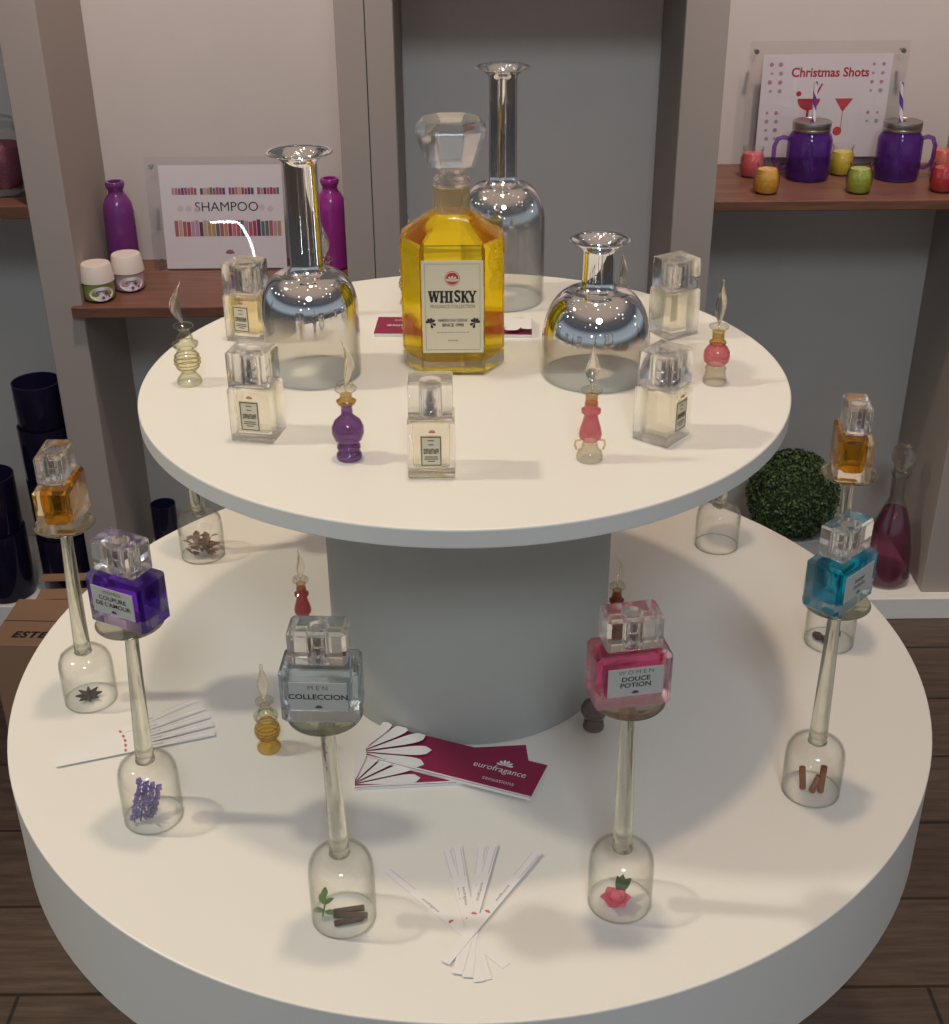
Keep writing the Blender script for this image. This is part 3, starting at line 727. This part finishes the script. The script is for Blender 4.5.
leaflet((-.108, -.165), (-.1065, -.2065), (.0568, -.1960), ZL, 'magenta leaflet partly covered by another leaflet, before the column')
leaflet((-.0885, .150), (-.0937, .0985), (.0655, .0915), ZT, 'magenta leaflet lying behind the whisky decanter on the upper tier', flip=True)

# ------------------------------------------------------------------ scent strips
def strip(p0, p1, z, label, group, dot=.36):
    """p0 = tip far end, p1 = near end (world xy)"""
    p0, p1 = Vector(p0), Vector(p1); d = p1-p0; L = d.length
    o = thing('scent_strip', label, 'scent strip', (p0.x, p0.y, z), math.atan2(d.y, d.x), group)
    b = MB(); b.box((L/2, 0, .00015), (L, .0085, .0003)); b.build('paper', M['paper'], o, smooth=0)
    text(o, 'lettering', 'eurofragance', .0036, (L*.40, 0, .00036), (0, 0, 0), M['ink_soft'], sx=1.1)
    emblem(o, .0030, (L*.565, 0, .00036), (0, 0, PI/2), M['ink_red'])
    b = MB(); b.box((L*.14, .0028, .00033), (L*.22, .0010, .0001)); b.box((L*.14, -.0030, .00033), (L*.22, .0006, .0001)); b.build('printed_edge', M['lilac_print'], o, smooth=0)
    return o
FAN = [((-.0737, -.3074), (.0275, -.4150), 'leftmost strip of the fan at the front edge'), ((-.0215, -.2830), (.0120, -.4290), 'second strip from left in the front fan'),
       ((-.0120, -.2815), (.0060, -.4310), 'third strip from left in the front fan'), ((.0100, -.2800), (-.0030, -.4270), 'third strip from right in the front fan'),
       ((.0200, -.2800), (-.0110, -.4240), 'second strip from right in the front fan'), ((.0583, -.2908), (-.0206, -.4131), 'rightmost strip of the fan at the front edge')]
for i, (a, c, lab) in enumerate(FAN): strip(a, c, ZL+.0003+.00045*i, 'white paper scent strip, ' + lab, 'scent strips fanned at the front')
for i, (yy, xx, lab) in enumerate(((-.0660, -.2790, 'rearmost'), (-.0800, -.2680, 'second from the back'), (-.0930, -.2600, 'middle'), (-.1070, -.2545, 'second from the front'), (-.1220, -.2500, 'frontmost'))):
    strip((xx, yy), (-.3930, -.1560-.0030*i), ZL+.0003+.00045*i, 'white paper scent strip, %s of the fan behind the lavender goblet' % lab, 'scent strips fanned at the left')

# ------------------------------------------------------------------ right shelf
ZS4 = .8702
def mason(x, y, hs, label, lean):
    o = thing('jar_mug', label, 'jar', (x, y, ZS4), 0, 'violet handled drinking jars')
    b = MB(); pr = [(.034, 0), (.0385, .002), (.041, .008), (.0415, .03), (.041, .072), (.038, .080), (.034, .0855), (.0335, .098)]
    inn = [(r-.003, max(z, .004)) for r, z in pr]; inn[0] = (.001, .004)
    b.lathe([(.001, 0)] + pr + inn[::-1], 56, closed=True, squash=1); b.build('glass_body', M['purple_mug'], o, norm=True)
    b = MB(); b.lathe([(.0346, .0885), (.0354, .0895), (.0354, .0925), (.0348, .094), (.0354, .0955), (.0354, .1035), (.035, .105), (.0305, .1052), (.030, .1045), (.0055, .1045), (.0055, .1035), (.030, .1035), (.0345, .103), (.0345, .0885)], 56, closed=True); b.build('lid', M['steel'], o, norm=True)
    pts = [(hs*.0395, 0, .073), (hs*.050, 0, .076), (hs*.060, 0, .073), (hs*.0655, 0, .060), (hs*.0655, 0, .036), (hs*.060, 0, .024), (hs*.050, 0, .019), (hs*.0400, 0, .021)]
    b = MB(); b.tube(pts, .0042, 12); b.build('handle', M['purple_mug'], o)
    b = MB(); b.lathe([(.0036, 0), (.0036, .170), (.0028, .170), (.0028, 0)], 16, closed=True)
    b.build('straw', M['straw'], o, (.008, .002, .0062), (R(3), R(lean), 0), norm=True)
    return o
M['straw'] = spiral('striped_straw', (.80, .76, .80), (.16, .06, .34), .045)
mason(.6376, 1.3073, -1, 'violet handled jar with a striped straw, handle on the left', -4)
mason(.8036, 1.3020, 1, 'violet handled jar with a striped straw, handle on the right', -8)
def small_jar(x, y, col, label, z=ZS4, sc=1.):
    o = thing('wax_jar', label, 'candle jar', (x, y, z), 0, 'small coloured wax jars on the right shelf')
    o.scale = (sc, sc, sc)
    fill = principled('wax_' + label[:10], col, .22, noise=(160, .35), coat=.3)
    b = MB(); b.lathe([(0, .0015), (.0180, .0015), (.0212, .006), (.0222, .018), (.0212, .034), (.0178, .0425), (0, .0435)], 36); b.build('wax', fill, o)
    pr = [(.0185, 0), (.0222, .004), (.0236, .018), (.0226, .035), (.0192, .044), (.0186, .0475), (.0200, .050), (.0200, .054)]
    b = MB(); b.lathe([(.0005, 0)] + pr + [(r-.0011, max(z, .0011)) for r, z in pr][::-1] + [(.0005, .0011)], 40, closed=True); b.build('glass', M['bowl'], o, norm=True)
    return o
small_jar(.5377, 1.3256, (.62, .10, .12), 'pink wax jar at the left end of the right shelf, against the sign')
small_jar(.5407, 1.2060, (.72, .36, .03), 'amber orange wax jar at the front left of the right shelf')
small_jar(.7086, 1.3352, (.60, .45, .04), 'yellow wax jar between the two violet handled jars')
small_jar(.7073, 1.2043, (.36, .42, .035), 'lime green wax jar at the front of the right shelf')
small_jar(.8593, 1.2065, (.48, .025, .03), 'red wax jar at the right picture edge, front one of two')
small_jar(.9020, 1.3400, (.62, .14, .09), 'coral wax jar at the right picture edge, behind the red one')

def wall_sign(x0, x1, z0, z1, px0, px1, pz0, pz1, y, label):
    o = thing('acrylic_sign', label, 'sign', ((x0+x1)/2, y, z0))
    cx = (x0+x1)/2
    b = MB(); b.box((0, 0, (z1-z0)/2), (x1-x0, .004, z1-z0), bevel=.0006, seg=1); b.build('acrylic_sheet', M['acrylic'], o, smooth=0)
    b = MB(); b.box(((px0+px1)/2-cx, .0045, (pz0+pz1)/2-z0), (px1-px0, .001, pz1-pz0)); pp = b.build('paper', M['paper_pink'], o, smooth=0)
    for xx in (x0+.012, x1-.012):
        for zz in (z1-.018, z0+.018):
            b = MB(); b.lathe([(0, -.006), (.0042, -.006), (.0048, -.004), (.0048, -.0025), (.0030, -.0022), (.0030, .012), (0, .012)], 18)
            b.build('bolt', M['steel'], o, (xx-cx, 0, zz-z0), (-PI/2, 0, 0))
    return o, pp, cx, z0
# cocktail sign
YS = 1.385
sg, pp, cx, z0 = wall_sign(.527, .823, .8725, 1.1035, .5545, .796, .8900, 1.0795, YS, 'clear acrylic sign with a Christmas Shots cocktail print')
yp = .0039
def P(x, z): return (x-cx, yp, z-z0)
text(pp, 'lettering', 'Christmas Shots', .0235, P(.682, 1.046), FRONT, M['ink_red'], bold=.0006, sx=.94)
def print_shapes(name, shapes, mat):
    b = MB()
    for pts in shapes: b.poly([(x-cx, 0, z-z0) for x, z in pts])
    return b.build(name, mat, pp, (0, yp, 0), smooth=0, norm=False)
def ring_pts(x, z, r, n=14, a0=0, a1=360): return [(x+r*math.cos(R(a0+(a1-a0)*k/n)), z+r*math.sin(R(a0+(a1-a0)*k/n))) for k in range(n + (0 if a1-a0 == 360 else 1))]
print_shapes('punch_bowl_print', [ring_pts(.647, .999, .0215, 14, 180, 360), [(.6445, .978), (.6495, .978), (.6485, .945), (.6455, .945)], ring_pts(.627, 1.008, .005), [(.6545, .999), (.659, .999), (.671, 1.026), (.668, 1.027)]], M['ink_red'])
print_shapes('martini_print', [[(.696, .999), (.731, .999), (.7135, .974)], [(.7128, .974), (.7142, .974), (.7142, .940), (.7128, .940)], ring_pts(.7075, .9385, .0085)], principled('coral_ink', (.62, .07, .08), .6))
ic = []
for col_x in (.572, .589):
    for zz in (1.061, 1.045, 1.029, 1.013, .973, .957, .941, .925):
        ic.append(ring_pts(col_x + random.uniform(-.002, .002), zz, random.uniform(.0025, .0045), 8))
for col_x in (.762, .780):
    for zz in (1.061, 1.045, 1.029, 1.013, .973, .957):
        ic.append(ring_pts(col_x, zz, random.uniform(.0025, .0045), 8))
print_shapes('icon_print', ic[::2], principled('faded_red_ink', (.55, .25, .30), .6))
print_shapes('dark_icon_print', ic[1::2], principled('faded_grey_ink', (.45, .36, .40), .6))

# ------------------------------------------------------------------ left shelf
ZS2 = .6882
YS2 = 1.345
sg, pp, cx, z0 = wall_sign(-.616, -.330, ZS2+.0005, .906, -.592, -.356, ZS2+.003, .890, YS2, 'clear acrylic sign with a SHAMPOO print and bottle rows')
sg.rotation_euler = (R(-6), 0, 0)
text(pp, 'lettering', 'SHAMPOO', .0255, P(-.466, .8100), FRONT, M['ink_navy'], bold=0, sx=1.02)
pal = [(.50, .12, .14), (.16, .03, .13), (.55, .30, .14), (.10, .06, .18), (.58, .20, .18), (.30, .10, .24), (.12, .18, .14), (.60, .42, .26), (.42, .05, .11), (.55, .32, .42)]
pm = [principled('print_tone_%s' % 'abcdefghij'[i], c, .6) for i, c in enumerate(pal)]
for nm, z1_, z2_, n in (('upper_print_band', .834, .848, 34), ('lower_print_band', .754, .786, 26)):
    b = MB(); xa, xb = -.570, -.362
    for k in range(n):
        if n == 34 and k % 9 == 8: continue
        x0_ = xa+(xb-xa)*k/n; x1_ = xa+(xb-xa)*(k+.86)/n
        zt_ = z2_ - random.uniform(0, .15)*(z2_-z1_)
        b.poly([(x0_-cx, 0, z1_-z0), (x1_-cx, 0, z1_-z0), (x1_-cx, 0, zt_-z0), (x0_-cx, 0, zt_-z0)], random.choice(pm))
    b.build(nm, None, pp, (0, yp, 0), smooth=0)
b = MB()
for xx in (-.556, -.540, -.524, -.398, -.382): b.poly([(x-cx, 0, z-z0) for x, z in ring_pts(xx, .808+random.uniform(-.003, .003), .006, 8)])
b.build('floral_print', principled('faint_pink_ink', (.72, .60, .62), .6), pp, (0, yp, 0), smooth=0)
emblem(pp, .010, P(-.466, .724), FRONT, M['magenta'])

def lacquer_bottle(x, y, mat, label):
    b = MB(); b.lathe([(0, 0), (.026, 0), (.0295, .003), (.0300, .010), (.0295, .118), (.027, .134), (.021, .146), (.0150, .153), (.0145, .160), (.0175, .166), (.0185, .172), (.0165, .176), (.0120, .1755), (.0110, .150), (0, .148)], 48)
    return tag(b.build('lacquered_bottle', mat, None, (x, y, ZS2)), label, 'bottle')
lacquer_bottle(-.6730, 1.3480, M['purple_bottle'], 'plum purple bottle behind the white-lidded jars')
lacquer_bottle(-.2640, 1.3600, M['magenta_bottle'], 'magenta bottle at the right end of the shampoo shelf')
def cream_jar(x, y, rz, tintc, label):
    o = thing('cosmetic_jar', label, 'cosmetic jar', (x, y, ZS2), rz, 'white-lidded jars on the left shelf')
    b = MB(); b.lathe([(0, 0), (.0200, 0), (.0270, .004), (.0292, .014), (.0285, .026), (.0262, .0345), (0, .0345)], 40); b.build('body', principled('jar_' + label[:8], tintc, .3), o)
    b = MB(); b.lathe([(0, .0350), (.0300, .0350), (.0312, .0365), (.0272, .066), (.0255, .0685), (0, .0690)], 40); b.build('lid', M['lid_white'], o)
    b = MB(); c = Vector((0, 0, .0175)); n = 20; bm = b.bm
    ctr = []
    for k in range(n):
        a = 2*PI*k/n; ax = .80*math.cos(a); zz = .0175+.0135*math.sin(a); r_ = .0302
        ctr.append(bm.verts.new((r_*math.sin(ax), -r_*math.cos(ax), zz)))
    mid = [bm.verts.new((.0304*math.sin(q), -.0304*math.cos(q), .0175)) for q in (-.6, -.3, 0, .3, .6)]
    cen = bm.verts.new((0, -.0306, .0175))
    for k in range(n): bm.faces.new((ctr[k], ctr[(k+1) % n], cen))
    for v in mid: bm.verts.remove(v)
    lb = b.build('label', M['paper_pink'], o, smooth=0)
    b = MB()
    for q, zz, rr in ((.25, .019, .0030), (.05, .011, .0028), (-.30, .021, .0018), (.42, .012, .0022)):
        b.lathe([(0, 0), (rr, 0), (rr, .0004), (0, .0004)], 10, mtx=Matrix.Translation((.0312*math.sin(q), -.0312*math.cos(q), zz)) @ Euler((PI/2, 0, q)).to_matrix().to_4x4())
    b.build('printed_flower', principled('flower_ink_' + label[:5], (.30, .05, .20), .6), lb, smooth=0)
    b = MB(); b.box((0, 0, 0), (.018, .0004, .0022)); b.build('printed_name', M['ink_soft'], lb, (.001, -.0309, .0235), smooth=0)
    return o
cream_jar(-.684, 1.182, R(25), (.30, .32, .06), 'green cosmetic jar with a cream lid, nearest the shelf end')
cream_jar(-.641, 1.238, R(22), (.62, .42, .42), 'pink cosmetic jar with a cream lid, next to the green jar')

# ------------------------------------------------------------------ niche at far left
o = thing('apothecary_jar', 'glass jar of pink grains cut off by the left picture edge', 'jar', (-.842, 1.235, .8722))
b = MB(); pr = [(.030, 0), (.033, .004), (.030, .008), (.034, .016), (.044, .030), (.046, .080), (.042, .105), (.036, .115), (.038, .120)]
b.lathe([(.0005, 0)] + pr + [(r-.0015, z+.001) for r, z in pr][::-1] + [(.0005, .001)], 44, closed=True); b.build('glass', M['bowl'], o, norm=True)
b = MB(); b.lathe([(0, .012), (.030, .014), (.0415, .031), (.0435, .070), (.0420, .088), (0, .092)], 40); b.build('pink_grains', principled('pink_grains', (.22, .05, .09), .8, noise=(260, .6)), o)
b = MB(); b.lathe([(0, .1225), (.040, .1225), (.041, .126), (.030, .136), (.010, .142), (.007, .150), (.013, .160), (.012, .172), (0, .178)], 40); b.build('lid', M['bowl'], o, norm=True)

def navy(x, y, z, r, h, label):
    b = MB(); pr = [(r*.96, 0), (r, .003), (r, h)]
    b.lathe([(.0005, 0)] + pr + [(r-.003, h), (r-.003, .006), (.0005, .006)], 44, closed=True)
    return tag(b.build('navy_tumbler', M['navy_glass'], None, (x, y, z), norm=True), label, 'glass', 'navy glass tumblers in the left niches')
NX, NY = -.842, 1.200
navy(NX+.006, NY, .0502, .056, .135, 'dark navy glass tumbler at the bottom of the stack by the left pillar')
navy(NX+.006, NY, .1857, .054, .125, 'dark navy glass tumbler second from the bottom of the stack')
navy(NX+.004, NY, .3112, .051, .115, 'dark navy glass tumbler second from the top of the stack')
navy(NX+.004, NY, .4267, .047, .090, 'dark navy glass tumbler at the top of the stack')
navy(-.965, 1.185, .0502, .055, .150, 'dark navy glass tumbler left of the stack, bottom one of two')
navy(-.965, 1.185, .2007, .052, .120, 'dark navy glass tumbler left of the stack, upper one of two')
navy(-.6480, 1.285, .0502, .0262, .150, 'small dark navy glass tumbler in the niche beside the back left goblet')

def carton(x, y, rz, w, d, h, label, words=None, flap=False):
    o = thing('cardboard_box', label, 'box', (x, y, 0), rz)
    b = MB(); b.box((0, 0, h/2), (w, d, h), bevel=.002, seg=1); b.build('body', M['cardboard'], o, smooth=0)
    if flap:
        for s in (-1, 1):
            b = MB(); b.box((0, 0, 0), (w*.98, d*.42, .004)); b.build('flap', M['cardboard'], o, (0, s*d*.68, h+.016), (s*-.22+.0, 0, 0), smooth=0)
    b = MB(); b.box((0, 0, h+.0006), (w*.999, .0012, .0006)); b.build('tape_seam', M['seam'], o, smooth=0)
    if words: text(o, 'lettering', words, .026, (-w*.20, -d*.30, h+.001), FLAT, M['ink'], bold=.0008, shear=.25, sx=1.05, space=1.1)
    return o
carton(-.742, .835, R(-3), .205, .150, .200, 'cardboard box printed ESTE on the floor at left', 'ESTE')
carton(-.790, 1.030, R(2), .13, .085, .125, 'open cardboard box behind the printed one', None, True)

# ------------------------------------------------------------------ right niche floor: boxwood ball and decanter
o = thing('potted_boxwood', 'dark green clipped boxwood ball in a pale grey pot', 'plant', (.674, 1.262, .0502))
b = MB(); b.lathe([(0, 0), (.050, 0), (.054, .004), (.078, .070), (.083, .095), (.084, .102), (.078, .102), (.072, .085), (0, .080)], 56); b.build('pot', M['pot'], o)
b = MB(); bc = Vector((0, 0, .171)); br = .096
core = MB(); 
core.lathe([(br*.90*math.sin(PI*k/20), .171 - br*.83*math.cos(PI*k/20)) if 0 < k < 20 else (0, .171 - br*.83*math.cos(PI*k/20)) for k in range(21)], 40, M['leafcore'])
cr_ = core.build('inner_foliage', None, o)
for k in range(6500):
    u = random.uniform(-.75, 1); a = random.uniform(0, 2*PI); s = math.sqrt(1-u*u); n = Vector((s*math.cos(a), s*math.sin(a), u))
    p = bc + n*br*random.uniform(.86, 1.03)*Vector((1, 1, .97)).z
    q = n.to_track_quat('Z', 'Y').to_matrix().to_4x4()
    mt = Matrix.Translation(p) @ q @ Euler((random.uniform(-1.1, 1.1), random.uniform(-1.1, 1.1), random.uniform(0, 6.28))).to_matrix().to_4x4()
    L = random.uniform(.0060, .0100); w = L*.55
    b.poly([(0, -L/2, 0), (w/2, -L*.1, .0007), (w*.35, L*.35, .0004), (0, L/2, 0), (-w*.35, L*.35, .0004), (-w/2, -L*.1, .0007)], M['leaf'], mt)
b.build('foliage', None, o, smooth=0)

o = thing('pink_decanter', 'tall dim decanter of pink liquid with a ball stopper beside the boxwood', 'decanter', (.872, 1.205, .0502))
pr = [(.046, 0), (.050, .004), (.051, .015), (.047, .080), (.038, .130), (.024, .170), (.0135, .195), (.0125, .235), (.020, .248), (.021, .252)]
b = MB(); b.lathe([(.0005, 0)] + pr + [(r-.002, max(.004, z)) for r, z in pr][::-1] + [(.0005, .004)], 48, closed=True); b.build('glass', M['bowl'], o, norm=True)
b = MB(); b.lathe([(0, .0045), (.0465, .006), (.0485, .016), (.0445, .080), (.036, .126), (.0225, .166), (0, .166)], 44); b.build('pink_liquid', thin_glass('rose_liquid', (.62, .30, .44), (.34, .10, .20), 1.33, diffuse=((.30, .08, .17), .22)), o)
b = MB(); b.lathe([(0, .2525), (.012, .2525), (.010, .258), (.013, .262), (.022, .274), (.0245, .288), (.021, .302), (.012, .310), (0, .313)], 36); b.build('stopper', STOPG, o)

# ------------------------------------------------------------------ light
def lamp(name, kind, loc, target, energy, col, size=.2, spot=None, blend=.4):
    l = bpy.data.lights.new(name, kind); l.energy = energy; l.color = col
    if kind == 'AREA': l.shape = 'DISK'; l.size = size
    if kind == 'SPOT': l.spot_size = spot; l.spot_blend = blend; l.shadow_soft_size = size
    o = bpy.data.objects.new(name, l); COL.objects.link(o); o.location = loc
    o.rotation_euler = (Vector(target)-Vector(loc)).to_track_quat('-Z', 'Y').to_euler()
    return o
lamp('ceiling_spot', 'SPOT', (.03, -.04, 3.7), (.03, -.02, .8), 80, (1, .76, .50), .09, R(34), .6)
lamp('side_spot', 'SPOT', (-2.1, -.12, 3.45), (0, -.05, .8), 120, (1, .92, .69), .10, R(40), .6)
lamp('hall_light', 'AREA', (.2, -3.2, 3.7), (0, 1.0, .6), 36, (.76, .91, 1), .9)
lamp('niche_light', 'SPOT', (-.46, .75, 2.35), (-.46, 1.42, .95), 56, (1, .79, .69), .05, R(60), .9)
lamp('niche_light', 'SPOT', (.69, .75, 2.35), (.69, 1.42, 1.0), 56, (1, .79, .69), .05, R(60), .9)

m, nt, out = new_mat('led_glow'); em = nt.nodes.new('ShaderNodeEmission'); em.inputs[0].default_value = (.80, .92, 1, 1); em.inputs[1].default_value = 22
nt.links.new(em.outputs[0], out.inputs[0])
b = MB(); b.tube([(-1.345, -3, .487), (-1.274, -3, .488), (-1.206, -3, .488), (-1.181, -3, .462), (-1.148, -3, .400), (-1.131, -3, .344), (-1.121, -3, .276), (-1.121, -3, .170), (-1.121, -3, .004)], .0065, 10)
tag(b.build('led_strip', m), 'bent white light tube of a stand across the hall', 'lamp')
w = bpy.data.worlds.new('hall'); scene.world = w; w.use_nodes = True
nt = w.node_tree; nt.nodes.clear()
out = nt.nodes.new('ShaderNodeOutputWorld'); bg = nt.nodes.new('ShaderNodeBackground')
tc = nt.nodes.new('ShaderNodeTexCoord'); sp = nt.nodes.new('ShaderNodeSeparateXYZ')
nt.links.new(tc.outputs['Generated'], sp.inputs[0])
cr = nt.nodes.new('ShaderNodeValToRGB'); e = cr.color_ramp.elements
e[0].position = .0; e[0].color = (.03, .028, .03, 1); e[1].position = 1; e[1].color = (.46, .35, .28, 1)
for pos, c in ((.46, (.06, .06, .065)), (.52, (.34, .40, .44)), (.60, (.30, .34, .37)), (.66, (.07, .08, .10)), (.78, (.12, .11, .11)), (.86, (.40, .31, .25))):
    q = e.new(pos); q.color = rgba(c)
mr = nt.nodes.new('ShaderNodeMapRange'); mr.inputs['From Min'].default_value = -1; nt.links.new(sp.outputs['Z'], mr.inputs['Value'])
nt.links.new(mr.outputs[0], cr.inputs[0])
vo = nt.nodes.new('ShaderNodeTexVoronoi'); vo.inputs['Scale'].default_value = 5.5; vo.inputs['Randomness'].default_value = .8
nt.links.new(tc.outputs['Generated'], vo.inputs['Vector'])
lt = nt.nodes.new('ShaderNodeMath'); lt.operation = 'LESS_THAN'; lt.inputs[1].default_value = .13; nt.links.new(vo.outputs['Distance'], lt.inputs[0])
up = nt.nodes.new('ShaderNodeMath'); up.operation = 'GREATER_THAN'; up.inputs[1].default_value = .12; nt.links.new(sp.outputs['Z'], up.inputs[0])
ml = nt.nodes.new('ShaderNodeMath'); ml.operation = 'MULTIPLY'; nt.links.new(lt.outputs[0], ml.inputs[0]); nt.links.new(up.outputs[0], ml.inputs[1])
mx = nt.nodes.new('ShaderNodeMix'); mx.data_type = 'RGBA'; nt.links.new(ml.outputs[0], mx.inputs[0]); nt.links.new(cr.outputs[0], mx.inputs[6]); mx.inputs[7].default_value = (7, 6.6, 6.0, 1)
nt.links.new(mx.outputs[2], bg.inputs[0]); bg.inputs[1].default_value = .85
nt.links.new(bg.outputs[0], out.inputs[0])

# ------------------------------------------------------------------ camera
cam = bpy.data.cameras.new('camera'); co = bpy.data.objects.new('camera', cam); COL.objects.link(co)
cam.sensor_fit = 'VERTICAL'; cam.sensor_height = 24; cam.lens = 1301.95/1024*24; cam.clip_start = .01
pitch, roll, yaw = .4975, -.0075, .0025
fw = Vector((math.sin(yaw)*math.cos(pitch), math.cos(yaw)*math.cos(pitch), -math.sin(pitch))); r0 = Vector((math.cos(yaw), -math.sin(yaw), 0)); u0 = r0.cross(fw)
rr = math.cos(roll)*r0 + math.sin(roll)*u0; uu = -math.sin(roll)*r0 + math.cos(roll)*u0
mm = Matrix((rr, uu, -fw)).transposed().to_4x4(); mm.translation = Vector((.0034, -1.1402, .4706+ZT))
co.matrix_world = mm
scene.camera = co

vs = scene.view_settings
scene.display_settings.display_device = 'sRGB'
vs.view_transform = 'Standard'; vs.look = 'None'; vs.exposure = .13; vs.gamma = 1; vs.use_curve_mapping = False
cy = scene.cycles
cy.max_bounces = 24; cy.transmission_bounces = 20; cy.glossy_bounces = 10; cy.transparent_max_bounces = 32; cy.diffuse_bounces = 4
cy.blur_glossy = .6; cy.sample_clamp_indirect = 8
cy.use_denoising = True
